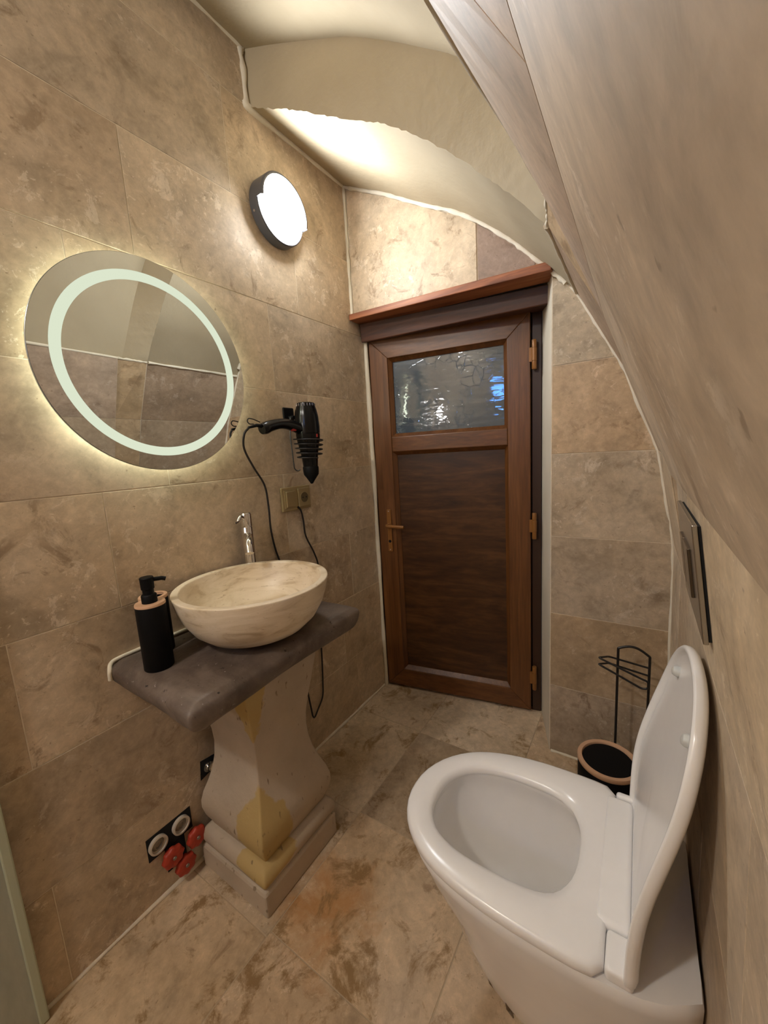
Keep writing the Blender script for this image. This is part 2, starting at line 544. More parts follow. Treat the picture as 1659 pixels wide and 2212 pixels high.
YF = -1.25      # wall behind the camera
YR = 1.05       # the riser between the two vaults
YB = 1.565      # back wall
# ---------------------------------------------------------------- floor
fl = obj('floor', bx((-0.03, YF - 0.05, -0.08), (1.32, 1.95, -0.0014)), 'grout_floor')
struct(fl)
fx = [-0.0, 0.345, 0.79, 1.25]
fys = {0: [YF, -0.80, -0.35, 0.10, 0.515, 0.925, 1.40, 1.86], 1: [YF, -0.80, -0.35, 0.08, 0.53, 0.94, 1.395, 1.86], 2: [YF, -1.0, -0.55, -0.10, 0.36, 0.82, 1.27, 1.86]}
fl_t = {(0, 3): (1.0, 0.93, 0.83), (0, 5): (1.12, 1.09, 1.02), (0, 6): (1.10, 1.06, 1.0), (1, 4): (1.10, 1.02, 0.92), (1, 3): (1.02, 0.94, 0.85), (1, 5): (0.78, 0.73, 0.67), (1, 6): (1.15, 1.12, 1.07), (2, 3): (1.1, 1.02, 0.96), (2, 4): (1.12, 1.05, 0.97), (2, 5): (1.12, 1.08, 1.0), (2, 6): (1.05, 0.98, 0.9)}
for i in range(3):
    ys = fys[i]
    for j in range(len(ys) - 1):
        tile(fl, [(fx[i], ys[j], 0), (fx[i + 1], ys[j], 0), (fx[i + 1], ys[j + 1], 0), (fx[i], ys[j + 1], 0)], 'tile_floor', fl_t.get((i, j)), gap=0.0028)

# ---------------------------------------------------------------- left wall
wl = obj('wall_left', bx((-0.12, YF - 0.05, -0.05), (-0.0012, 1.90, 2.70)), 'grout')
struct(wl)
ZS = [0.0, 0.283, 0.590, 0.896, 1.203, 1.510, 1.814, 2.122, 2.430, 2.62]
off = [0.20, 0.725, 0.21, 0.438, 0.612, 0.443, 0.602, 0.335, 0.03]
for r in range(9):
    y1max = 1.66 if r < 8 else YR
    ys = [YF]; y = off[r] - 4 * 0.605
    while y < y1max - 0.02:
        if y > YF + 0.02: ys.append(y)
        y += 0.605
    ys.append(y1max)
    for a, c in zip(ys, ys[1:]):
        tile(wl, [(0, a, ZS[r]), (0, c, ZS[r]), (0, c, ZS[r + 1]), (0, a, ZS[r + 1])], 'tile_wall')

# ---------------------------------------------------------------- profiles of the two vaults
back_top = [(0.945, 1.755), (0.911, 1.797), (0.858, 1.856), (0.814, 1.900), (0.745, 1.972), (0.697, 2.016), (0.62, 2.081), (0.524, 2.151), (0.416, 2.209), (0.317, 2.266), (0.21, 2.329), (0.093, 2.388), (-0.004, 2.436)]
front_top = [(0.985, 1.755), (0.955, 1.84), (0.905, 1.95), (0.84, 2.06), (0.753, 2.163), (0.65, 2.245), (0.558, 2.314), (0.426, 2.40), (0.329, 2.45), (0.146, 2.537), (-0.004, 2.602)]
def smooth2(p, k=4):
    return [(q.x, q.z) for q in catmull([(x, 0, z) for x, z in p], k)]
bt, ft = smooth2(back_top), smooth2(front_top)
BACK = [(1.255, 0.0), (1.250, 0.45), (1.243, 0.906), (1.190, 1.215), (1.082, 1.500), (0.945, 1.755)]
FRONT_LOW = [(1.255, 0.0), (1.252, 0.296), (1.249, 0.602), (1.240, 0.908), (1.207, 1.170)]
def front_hi(y, k):      # upper facets of the near half, slightly out of line with the wall
    return [(1.192, 1.185), (1.072, 1.500), (0.923 + 0.079 * (y - 0.48), 1.762)][k]

def skew(y, z):          # the near half leans in slightly towards the shower
    return 0.079 * (y - YR) * min(1.0, max(0.0, (2.15 - z) / 0.38))
def yrf(t): return YR - 0.10 * (1 - t) ** 2      # front arris of the riser, t along the arch
cbm = bmesh.new()
def sheet(curve, y0, y1, n=6, front=False):
    rows = []
    for i in range(n + 1):
        row = []
        for k, (x, z) in enumerate(curve):
            ye = yrf(k / (len(curve) - 1)) if front else y1
            y = y0 + (ye - y0) * i / n
            row.append(cbm.verts.new((x + (skew(y, z) if front else 0), y, z)))
        rows.append(row)
    for a, c in zip(rows, rows[1:]):
        for i in range(len(a) - 1): cbm.faces.new((a[i], a[i + 1], c[i + 1], c[i]))
sheet(bt, YR, 1.72)
sheet(ft, YF - 0.02, YR, 12, True)
# riser: ragged lower arris
N = 90
def along(curve, t):
    L = [0]
    for a, c in zip(curve, curve[1:]): L.append(L[-1] + math.hypot(c[0] - a[0], c[1] - a[1]))
    s = t * L[-1]
    for i in range(len(curve) - 1):
        if s <= L[i + 1] + 1e-9:
            q = (s - L[i]) / (L[i + 1] - L[i])
            return (curve[i][0] + (curve[i + 1][0] - curve[i][0]) * q, curve[i][1] + (curve[i + 1][1] - curve[i][1]) * q)
    return curve[-1]
prev = None
for i in range(N + 1):
    t = i / N
    a = along(bt, t)
    q = t * (len(ft) - 1); k = min(int(q), len(ft) - 2)
    c = (ft[k][0] + (ft[k + 1][0] - ft[k][0]) * (q - k), ft[k][1] + (ft[k + 1][1] - ft[k][1]) * (q - k))
    j = rng.uniform(0.0, 0.005) if 0 < i < N else 0
    d = Vector((c[0] - a[0], 0, c[1] - a[1])).normalized()
    ye = yrf(t)
    cur = (cbm.verts.new((a[0] - d.x * j, YR - 0.001, a[1] - d.z * j)), cbm.verts.new((c[0] + skew(ye, c[1]), ye, c[1])))
    if prev: cbm.faces.new((prev[0], cur[0], cur[1], prev[1]))
    prev = cur
ceil = obj('ceiling', cbm, 'plaster')
ceil.data.polygons.foreach_set('use_smooth', [True] * len(ceil.data.polygons))
ceil.data.set_sharp_from_angle(angle=math.radians(40))
struct(ceil)

# ---------------------------------------------------------------- right wall
rb = bmesh.new()
def strip(pf, y0, y1, d=0.0014):
    for (a, c) in zip(pf, pf[1:]):
        q = backing([(a[0], y0, a[1]), (a[0], y1, a[1]), (c[0], y1, c[1]), (c[0], y0, c[1])], d)
        rb.faces.new([rb.verts.new(p) for p in q])
strip(BACK, YR, 1.60)
strip(FRONT_LOW, YF, YR)
YN = 0.930          # far end of the near half's upper tiling
def hi_strip(k, y0, y1, d, n=8):
    """Rows of points over the (slightly twisted) upper facet k, d behind its face."""
    a, c = [], []
    for i in range(n + 1):
        y = y0 + (y1 - y0) * i / n
        p = Vector((front_hi(y, k)[0], y, front_hi(y, k)[1])); q = Vector((front_hi(y, k + 1)[0], y, front_hi(y, k + 1)[1]))
        t = (q - p).normalized(); nr = Vector((-t.z, 0, t.x))
        a.append((p, t, nr)); c.append((q, t, nr))
    return a, c
for k in (0, 1):
    a, c = hi_strip(k, YF, YN, 0, 40)
    va_ = [rb.verts.new(p - n_ * 0.0014) for p, t, n_ in a]; vc_ = [rb.verts.new(p - n_ * 0.0014) for p, t, n_ in c]
    for i in range(40): rb.faces.new((va_[i], va_[i + 1], vc_[i + 1], vc_[i]))
# underside of the proud upper tiling, and the wall's body behind
q = [(1.194, YF, 1.1855), (1.194, YR, 1.1855), (1.235, YR, 1.178), (1.235, YF, 1.178)]
rb.faces.new([rb.verts.new(p) for p in q])
wr = obj('wall_right', rb, 'grout'); struct(wr)
# near half, low
for k in range(4):
    a, c = FRONT_LOW[k], FRONT_LOW[k + 1]
    ys = [[YF, -0.75, -0.15, 0.45, YR], [YF, -0.45, 0.15, 0.75, YR], [YF, -0.75, -0.15, 0.45, YR], [YF, -0.4, 0.21, 0.82, YR]][k]
    for y0, y1 in zip(ys, ys[1:]):
        tn = (1.12, 1.10, 1.04) if (k == 3 and y0 == 0.21) else None
        tile(wr, [(a[0], y0, a[1]), (a[0], y1, a[1]), (c[0], y1, c[1]), (c[0], y0, c[1])], 'tile_right', tn)
# near half, high
for k in (0, 1):
    ys = [[YF, -0.62, -0.02, 0.58, YN], [YF, -0.30, 0.30, YN]][k]
    for i, (y0, y1) in enumerate(zip(ys, ys[1:])):
        tn = [[(1.0, 0.98, 1.0), (1.04, 1.01, 1.02), (1.0, 0.99, 1.0), (0.98, 0.97, 0.97)], [(1.05, 1.02, 1.06), (1.05, 1.02, 1.06), (1.0, 0.96, 1.0)]][k][i]
        n = 8
        a, c = hi_strip(k, y0 + 0.0011, y1 - 0.0011, 0, n)
        lo_ = [p + t * 0.0011 for p, t, q in a]; hi_ = [p - t * 0.0011 for p, t, q in c]
        nn = [q for p, t, q in a]
        v = lo_ + hi_ + [p - q * 0.008 for p, q in zip(lo_, nn)] + [p - q * 0.008 for p, q in zip(hi_, nn)]
        m = n + 1; f = []
        for q in range(n):
            f.append((q, q + 1, m + q + 1, m + q)); f.append((q + 1, q, 2 * m + q, 2 * m + q + 1)); f.append((m + q, m + q + 1, 3 * m + q + 1, 3 * m + q))
        f.append((0, m, 3 * m, 2 * m)); f.append((m - 1, 3 * m - 1, 4 * m - 1, 2 * m - 1))
        o = obj('tile', (v, f), 'tile_right', wr); o.color = (*tn, 1)
# far half
zb = [0.0, 0.296, 0.602, 0.908, 1.215, 1.500, 1.755]
def bx_at(z):
    for (a, c) in zip(BACK, BACK[1:]):
        if a[1] <= z <= c[1] + 1e-6: return a[0] + (c[0] - a[0]) * (z - a[1]) / (c[1] - a[1])
    return BACK[-1][0]
for k in range(6):
    z0, z1 = zb[k], zb[k + 1]
    x0, x1 = bx_at(z0), bx_at(z1)
    yy = [YR + 0.001, 1.30, 1.60] if k % 2 == 0 and k < 4 else [YR + 0.001, 1.60]
    for y0, y1 in zip(yy, yy[1:]):
        tn = {5: (0.74, 0.68, 0.66), 4: (0.86, 0.84, 0.84)}.get(k)
        tile(wr, [(x0, y0, z0), (x0, y1, z0), (x1, y1, z1), (x1, y0, z1)], 'tile_right', tn)
# tiles on the riser between the halves
def fx_at(z):
    if z < 1.5: return 1.192 + (1.072 - 1.192) * (z - 1.185) / 0.315
    return 1.072 + (front_hi(YN, 2)[0] - 1.072) * (z - 1.5) / 0.262
for z0, z1 in ((1.205, 1.50), (1.50, 1.755)):
    P = [(bx_at(z0), YR, z0), (fx_at(z0) + 0.004, YN - 0.004, z0), (fx_at(z1) + 0.004, YN - 0.004, z1), (bx_at(z1), YR, z1)]
    tile(wr, P, 'tile_right', (0.96, 0.88, 0.76), gap=0.001, t=0.003)
# ---------------------------------------------------------------- back wall
wb = bmesh.new()
def wall_poly(pts, y0, y1):
    r0 = [wb.verts.new((x, y0, z)) for x, z in pts]; r1 = [wb.verts.new((x, y1, z)) for x, z in pts]
    n = len(pts)
    wb.faces.new(r0); wb.faces.new(r1[::-1])
    for i in range(n): wb.faces.new((r0[i], r1[i], r1[(i + 1) % n], r0[(i + 1) % n]))
UP = [(x, z) for x, z in back_top if x < 0.83 and x > 0.0]
prof_r = [(0.862, -0.05), (1.32, -0.05), (1.32, 1.3), (1.10, 1.55), (0.99, 1.78), (0.862, 1.88)]
wall_poly(prof_r, YB + 0.0014, 1.86)
wall_poly([(-0.05, 1.895), (0.86, 1.868), (0.90, 1.868), (0.90, 1.95), (0.6, 2.2), (-0.05, 2.5)], 1.557, 1.90)
wall_b = obj('wall_back', wb, 'grout'); struct(wall_b)
bt_t = [(0.78, 0.76, 0.76), (0.86, 0.80, 0.72), (0.84, 0.83, 0.82), (0.93, 0.92, 0.90), (1.05, 0.95, 0.83), (0.90, 0.90, 0.87)]
zr = [0.0, 0.296, 0.602, 0.910, 1.219, 1.531, 1.80]
for k in range(6):
    z0, z1 = zr[k], zr[k + 1]
    xs0, xs1 = bx_at(z0), bx_at(min(z1, 1.755))
    pts = [(0.864, YB, z0), (xs0, YB, z0)]
    if k == 2: pts += [(bx_at(0.906), YB, 0.906)]
    if k == 4: pts += []
    if k == 5: pts += [(0.945, YB, 1.755), (0.872, YB, 1.838), (0.864, YB, 1.842)]
    else: pts += [(xs1, YB, z1), (0.864, YB, z1)]
    tile(wall_b, pts, 'tile_wall', bt_t[k])
y_u = 1.553
def topz(x):
    c = back_top
    for a, b2 in zip(c, c[1:]):
        if b2[0] <= x <= a[0]: return a[1] + (b2[1] - a[1]) * (a[0] - x) / (a[0] - b2[0])
    return c[-1][1]
xs = [0.012, 0.10, 0.21, 0.317, 0.416, 0.524, 0.60]
tile(wall_b, [(0.012, y_u, 1.897), (0.60, y_u, 1.878)] + [(x, y_u, topz(x) - 0.012) for x in reversed(xs)], 'tile_wall', (1.02, 0.99, 0.94))
xs = [0.603, 0.66, 0.697, 0.745, 0.79]
tile(wall_b, [(0.603, y_u, 1.878), (0.81, y_u, 1.872), (0.81, y_u, 1.888)] + [(x, y_u, topz(x) - 0.012) for x in reversed(xs)], 'tile_wall', (0.55, 0.48, 0.50))

# wall behind the camera, with a small high window in it
wfm = bmesh.new()
bx((-0.05, YF - 0.12, -0.05), (0.66, YF, 2.75), bm=wfm)
bx((0.82, YF - 0.12, -0.05), (1.32, YF, 2.75), bm=wfm)
bx((0.66, YF - 0.12, -0.05), (0.82, YF, 1.80), bm=wfm)
bx((0.66, YF - 0.12, 2.02), (0.82, YF, 2.75), bm=wfm)
wf = obj('wall_front', wfm, 'tile_right'); struct(wf)
w1m = bmesh.new()
for lo_, hi_ in (((0.66, YF - 0.06, 1.80), (0.675, YF - 0.02, 2.02)), ((0.805, YF - 0.06, 1.80), (0.82, YF - 0.02, 2.02)), ((0.675, YF - 0.06, 1.80), (0.805, YF - 0.02, 1.815)), ((0.675, YF - 0.06, 2.005), (0.805, YF - 0.02, 2.02))):
    bx(lo_, hi_, bm=w1m)
win = obj('window_1', w1m, 'seat_plastic'); struct(win)
obj('pane', bx((0.675, YF - 0.05, 1.815), (0.805, YF - 0.045, 2.005)), 'sky_pane', win)

# two unseen point lights added behind the camera as fill
sl = bpy.data.lights.new('high_fill_light', 'POINT'); sl.energy = HIGH_FILL_WATT; sl.color = (1.0, 0.97, 0.93); sl.shadow_soft_size = 0.05
slo = bpy.data.objects.new('high_fill_light', sl); COL.objects.link(slo); slo.location = (0.36, -0.75, 2.36)
vl = bpy.data.lights.new('low_fill_light', 'POINT'); vl.energy = LOW_FILL_WATT; vl.color = (1.0, 0.98, 0.95); vl.shadow_soft_size = 0.05
vlo = bpy.data.objects.new('low_fill_light', vl); COL.objects.link(vlo); vlo.location = (0.09, -0.95, 1.66)  # lower fill, set where the white streak in the door glass points

# ---------------------------------------------------------------- filler beads along the joints
def bead(name, pts, r, jit=0.002, flat=1.0, mat='filler', k=6):
    P = catmull(pts, k) if len(pts) > 2 else [Vector(pts[0]).lerp(Vector(pts[1]), i / 14) for i in range(15)]
    rd = [r * rng.uniform(0.65, 1.25) for _ in P]
    P = [p + Vector((rng.uniform(-jit, jit) for _ in range(3))) * 0.5 for p in P]
    return struct(smooth_by_angle(obj(name, tube(P, r, 6, radii=rd), mat), 60))
bead('trim_1', [(0.0, 0.0, 2.60), (0.0, 0.5, 2.602), (0.0, 0.99, 2.60), (0.0, 1.035, 2.575), (0.0, 1.04, 2.45), (0.002, 1.05, 2.428), (0.0, 1.3, 2.43), (0.0, 1.55, 2.432)], 0.011)
bead('trim_2', [(0.003, 1.552, 2.43), (0.003, 1.552, 1.90)], 0.008)
bead('trim_3', [(x, 1.552, z - 0.004) for x, z in back_top[1:]], 0.010)
bead('trim_4', [(bx_at(z) - 0.002, YB - 0.001, z) for z in (0.0, 0.3, 0.6, 0.9, 1.05, 1.215, 1.36, 1.5, 1.63, 1.755)] + [(0.90, YB - 0.001, 1.81)], 0.006)
bead('trim_5', [(0.942, YR + 0.004, 1.757), (0.943, 1.3, 1.757), (0.943, 1.555, 1.757)], 0.007)
bead('trim_6', [(front_hi(y, 2)[0] + 0.004, y, 1.762) for y in (-0.6, 0.1, 0.6, 0.95)], 0.006)
bead('trim_7', [(0.002, y, 0.002) for y in (-0.6, 0.0, 0.6, 1.2, 1.63)], 0.006, mat='grout')
bead('trim_8', [(0.87, YB - 0.003, 0.001), (1.25, YB - 0.003, 0.001)], 0.007)
bead('trim_9', [(0.010, 1.640, 0.0), (0.010, 1.640, 0.6), (0.010, 1.640, 1.2), (0.010, 1.638, 1.79)], 0.011)
bead('trim_10', [(0.945, YR, 1.758), (0.955, 1.0, 1.760), (0.962, YN, 1.762)], 0.006)

# ---------------------------------------------------------------- door
DD = Vector((0.9861, 0.1663, 0)).normalized(); DN = Vector((DD.y, -DD.x, 0))     # DN points into the room
D0 = Vector((0.022, 1.644, 0))
def D(u, v, z): return D0 + DD * u + DN * v + Vector((0, 0, z))
def dbox(u0, u1, v0, v1, z0, z1, bev=0.0):
    return hexa([D(u0, v1, z0), D(u1, v1, z0), D(u1, v0, z0), D(u0, v0, z0), D(u0, v1, z1), D(u1, v1, z1), D(u1, v0, z1), D(u0, v0, z1)], bev)
def dpoly(uz, v0, v1, bev=0.0025):
    b = bmesh.new()
    A = [b.verts.new(D(u, v1, z)) for u, z in uz]; B = [b.verts.new(D(u, v0, z)) for u, z in uz]
    n = len(uz)
    b.faces.new(A); b.faces.new(B[::-1])
    for i in range(n): b.faces.new((A[i], B[i], B[(i + 1) % n], A[(i + 1) % n]))
    if bev: bmesh.ops.bevel(b, geom=list(b.edges), offset=bev, segments=2, affect='EDGES', profile=0.5)
    return b
door = bpy.data.objects.new('door_1', None); COL.objects.link(door); door.location = D(0.37, 0, 0)
struct(door, 'dark brown laminate door with small crackle glass pane above a plain panel')
W, H, Z0, S = 0.733, 1.797, 0.014, 0.093
obj('stile', dpoly([(0, Z0), (S, Z0 + S), (S, H - S), (0, H)], -0.045, 0), 'wood_v', door)
obj('stile', dpoly([(W - S, Z0 + S), (W, Z0), (W, H), (W - S, H - S)], -0.045, 0), 'wood_v', door)
obj('rail', dpoly([(0, H), (S, H - S), (W - S, H - S), (W, H)], -0.045, 0), 'wood_h', door)
obj('rail', dpoly([(0, Z0), (W, Z0), (W - S, Z0 + S), (S, Z0 + S)], -0.045, 0), 'wood_h', door)
obj('rail', dbox(S, W - S, -0.045, -0.002, 1.262, 1.335, 0.004), 'wood_h', door)
obj('door_panel', dbox(S - 0.004, W - S + 0.004, -0.042, -0.030, Z0 + S - 0.004, 1.266), 'wood_panel', door)
gp = obj('glass_pane', dbox(S - 0.004, W - S + 0.004, -0.037, -0.031, 1.331, H - S + 0.004), 'door_glass', door)
# glazing beads round pane and panel
def glazing(z0, z1, z_mat):
    b = bmesh.new()
    e = 0.016
    for uz in ([(S, z0), (S + e, z0 + e), (S + e, z1 - e), (S, z1)], [(W - S - e, z0 + e), (W - S, z0), (W - S, z1), (W - S - e, z1 - e)], [(S, z1), (S + e, z1 - e), (W - S - e, z1 - e), (W - S, z1)], [(S, z0), (W - S, z0), (W - S - e, z0 + e), (S + e, z0 + e)]):
        n = len(uz)
        # wedge: full height at the frame, thin at the pane
        A = []
        for u, z in uz:
            outer = abs(u - S) < 1e-6 or abs(u - (W - S)) < 1e-6
            A.append(b.verts.new(D(u, -0.006 if outer else -0.026, z)))
        B = [b.verts.new(D(u, -0.034, z)) for u, z in uz]
        b.faces.new(A); b.faces.new(B[::-1])
        for i in range(n): b.faces.new((A[i], B[i], B[(i + 1) % n], A[(i + 1) % n]))
    return b
obj('glazing_bead', glazing(1.335, H - S, 0), 'wood_v', door)
obj('glazing_bead', glazing(Z0 + S, 1.262, 0), 'wood_v', door)
# fixed frame
obj('door_jamb', dbox(W + 0.004, 0.777, -0.075, -0.024, 0.0, 1.845, 0.003), 'wood_frame', door)
obj('door_jamb', dbox(-0.03, -0.003, -0.075, -0.03, 0.0, 1.845, 0.003), 'wood_frame', door)
obj('door_head', dbox(-0.003, W + 0.004, -0.075, -0.024, H + 0.003, 1.845, 0.003), 'wood_frame', door)
obj('threshold', dbox(-0.01, 0.79, -0.075, -0.03, -0.002, 0.012), 'wood_frame', door)
obj('door_stop', dbox(W - 0.03, W + 0.02, -0.075, -0.046, 0.0, 1.845), 'wood_frame', door)
obj('door_stop', dbox(-0.02, 0.02, -0.075, -0.046, 0.0, 1.845), 'wood_frame', door)
obj('door_stop', dbox(0.0, W, -0.075, -0.046, H - 0.03, 1.845), 'wood_frame', door)
# handle
pl = obj('handle_plate', dbox(0.046, 0.070, 0.0, 0.007, 0.757, 0.977, 0.003), 'bronze', door)
lv = bmesh.new()
tube(round_path([D(0.057, 0.004, 0.897), D(0.057, 0.042, 0.897), D(0.150, 0.044, 0.893)], 0.012), 0.0085, 12, bm=lv)
smooth_by_angle(obj('lever', lv, 'bronze', pl))
obj('keyhole', lathe([(0.0075, 0), (0.0075, 0.0012)], D(0.058, 0.0068, 0.812), DN, 16), 'hole', pl)
for z in (0.967, 0.768):
    obj('screw', lathe([(0.0038, 0), (0.0030, 0.0016)], D(0.058, 0.0066, z), DN, 12), 'screw', pl)
for z in (1.625, 0.905, 0.182):
    hb = bmesh.new()
    lathe([(0.0085, -0.058), (0.0095, -0.056), (0.0095, -0.0265), (0.0085, -0.026), (0.0085, -0.0255), (0.0105, -0.025), (0.0105, 0.025), (0.0085, 0.0255), (0.0085, 0.026), (0.0095, 0.0265), (0.0095, 0.056), (0.0085, 0.058)], D(0.748, 0.002, z), (0, 0, 1), 18, bm=hb)
    h2 = dbox(0.728, 0.745, -0.004, 0.006, z - 0.028, z + 0.028)
    me_ = bpy.data.meshes.new('t'); h2.to_mesh(me_); h2.free(); hb.from_mesh(me_)
    smooth_by_angle(obj('hinge', hb, 'bronze', door))
# masonry reveal, right of the door, and head over it
rv = obj('trim_11', hexa([(0.862, YB + 0.002, 0), (0.875, YB + 0.002, 0), (0.875, 1.84, 0), (0.784, 1.805, 0), (0.862, YB + 0.002, 1.85), (0.875, YB + 0.002, 1.85), (0.875, 1.84, 1.85), (0.784, 1.805, 1.85)]), 'filler'); struct(rv)
# lintel
lint = hexa([(0.004, 1.525, 1.867), (0.868, 1.525, 1.838), (0.868, 1.63, 1.838), (0.004, 1.63, 1.867), (0.004, 1.525, 1.893), (0.868, 1.525, 1.868), (0.868, 1.63, 1.868), (0.004, 1.63, 1.893)], 0.003)
trl = obj('trim_12', lint, 'wood_beam'); struct(trl, 'reddish rough timber lintel over the door')
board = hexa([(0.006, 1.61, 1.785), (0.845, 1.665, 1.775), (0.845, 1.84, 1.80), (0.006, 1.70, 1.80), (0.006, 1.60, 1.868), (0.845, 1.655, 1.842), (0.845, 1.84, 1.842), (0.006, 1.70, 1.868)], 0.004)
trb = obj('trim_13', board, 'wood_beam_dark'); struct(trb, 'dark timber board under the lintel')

# ---------------------------------------------------------------- shower glass, left edge of view
sg = thing('shower_screen', 'pale green shower glass panel with thick edge at the lower left', 'shower screen', (0.02, -0.2, 0.0))
obj('pane', bx((0.014, -0.62, 0.006), (0.024, 0.128, 1.95)), 'shower_glass', sg)
obj('pane_edge', bx((0.008, 0.128, 0.002), (0.030, 0.146, 1.95), 0.003), 'glass_edge', sg)

# ---------------------------------------------------------------- mirror
MC = Vector((0.0, 0.604, 1.524)); MX = 0.036
mir = thing('round_mirror', 'round backlit mirror with glowing frosted ring on the left tiled wall', 'mirror', MC)
obj('mirror_disc', lathe([(0.2755, MX - 0.005), (0.2755, MX - 0.0005), (0.275, MX)], MC, (1, 0, 0), 128, True, False), 'mirror_edge', mir)
def disc(r0, r1, x, seg=128):
    b = bmesh.new()
    O = [b.verts.new(MC + Vector((x, math.cos(2 * PI * i / seg) * r1, math.sin(2 * PI * i / seg) * r1))) for i in range(seg)]
    if r0 == 0: b.faces.new(O); return b
    I = [b.verts.new(MC + Vector((x, math.cos(2 * PI * i / seg) * r0, math.sin(2 * PI * i / seg) * r0))) for i in range(seg)]
    for i in range(seg): b.faces.new((I[i], O[i], O[(i + 1) % seg], I[(i + 1) % seg]))
    return b
def plate(r0, r1, x0, x1, mat, name):
    b = lathe([(r1, x0), (r1, x1)] if r0 == 0 else [(r0, x0), (r1, x0), (r1, x1), (r0, x1), (r0, x0)], MC, (1, 0, 0), 128, r0 == 0, r0 == 0)
    return obj(name, b, mat, mir)
plate(0.0, 0.2745, MX, MX + 0.0006, 'mirror', 'silver_face')
plate(0.213, 0.236, MX + 0.0005, MX + 0.0012, 'ring_light', 'frosted_light_ring')
plate(0.0, 0.222, 0.0005, MX - 0.006, 'black_matte', 'back_box')
plate(0.224, 0.236, 0.010, MX - 0.008, 'glow_light', 'back_light_strip')

# ---------------------------------------------------------------- bulkhead lamp
LC = Vector((0.0, 1.118, 2.130))
lamp = thing('bulkhead_lamp', 'round dark grey bulkhead lamp with half hood, lit white', 'wall lamp', LC)
lb = lathe([(0.104, 0.0), (0.109, 0.004), (0.109, 0.037), (0.105, 0.041), (0.097, 0.041), (0.097, 0.012)], LC, (1, 0, 0), 72, True, True)
smooth_by_angle(obj('housing', lb, 'lamp_body', lamp))
# hood: deep half ring over the top
hb = bmesh.new(); rings = []
NS = 48
for i in range(NS + 1):
    a = math.radians(-14 + 194 * i / NS)
    cy, cz = math.cos(a), math.sin(a)
    rings.append([LC + Vector((x, cy * r, cz * r)) for r, x in ((0.0965, 0.02), (0.109, 0.02), (0.109, 0.062), (0.104, 0.067), (0.0995, 0.067), (0.0985, 0.064), (0.0965, 0.058))])
loft(rings, True, True, True, hb)
smooth_by_angle(obj('hood', hb, 'lamp_body', lamp))
df = lathe([(0.092, 0.013), (0.092, 0.050), (0.089, 0.060), (0.082, 0.066), (0.070, 0.069), (0.03, 0.071), (0.001, 0.071)], LC + Vector((0, 0, 0.0035)), (1, 0, 0), 72, True, True)
smooth_by_angle(obj('diffuser', df, 'lamp_light', lamp))
for a in (198, 300):
    c, s = math.cos(math.radians(a)), math.sin(math.radians(a))
    obj('screw', lathe([(0.004, 0), (0.0035, 0.0025)], LC + Vector((0.018, c * 0.1085, s * 0.1085)), (0, c, s), 10), 'screw', lamp)

# ---------------------------------------------------------------- slab, basin, pedestal
sb = bmesh.new()
top = [(0.003, 0.385), (0.38, 0.370), (0.402, 0.390), (0.378, 0.965), (0.36, 0.985), (0.003, 0.975)]
# stone slab with eased, slightly irregular arris
def ring_at(z, g):
    c = Vector((0.19, 0.68, 0))
    out = []
    base = round_path([(0.0035, 0.384, 0), (0.390, 0.374, 0), (0.378, 0.980, 0), (0.0035, 0.975, 0)], 0.014, 4, True)
    for p in base:
        q = Vector((p.x, p.y, 0)); d = (q - c)
        q = c + d * (1 - g / d.length)
        q.x = max(q.x, 0.0035)
        out.append(Vector((q.x, q.y, z)))
    return out
def slab_bm():
    prof = [(0.693, 0.30), (0.693, 0.10), (0.693, 0.032), (0.697, 0.024), (0.705, 0.014), (0.718, 0.005), (0.733, 0.001), (0.744, 0.0), (0.752, 0.002), (0.757, 0.008), (0.760, 0.016), (0.764, 0.021), (0.767, 0.028), (0.767, 0.06), (0.767, 0.12), (0.767, 0.30)]
    R = []
    for z, g in prof:
        base = ring_at(z, 0.0)
        pts = []
        for a, b in zip(base, base[1:] + base[:1]):
            n_ = max(1, int((b - a).length / 0.02))
            for q in range(n_): pts.append(a.lerp(b, q / n_))
        c = Vector((0.19, 0.68, z)); ring = []
        for p in pts:
            d = p - c; k = max(0.05, 1 - g / d.length)
            q = c + d * k
            ns = mnoise.noise(q * 26) * 0.0026 + mnoise.noise(q * 9) * 0.003
            edge = 1.0 if 0.0 <= g < 0.05 else 0.25
            q = q + d.normalized() * ns * edge
            q.x = max(q.x, 0.0035)
            ring.append(q)
        R.append(ring)
    return loft(R)
slab = obj('stone_slab', slab_bm(), 'slab', loc=(0.19, 0.68, 0.69))
smooth_by_angle(slab, 60)
smooth_by_angle(obj('lime_seam', tube(catmull([(0.0055, 0.62, 0.768), (0.0055, 0.52, 0.768), (0.0055, 0.42, 0.767), (0.009, 0.392, 0.763), (0.022, 0.381, 0.750), (0.020, 0.380, 0.725)], 6), 0.0055, 8), 'filler', slab), 60)
slab['label'] = 'thick dark grey stone slab washstand top with rough eased edges'; slab['category'] = 'counter'

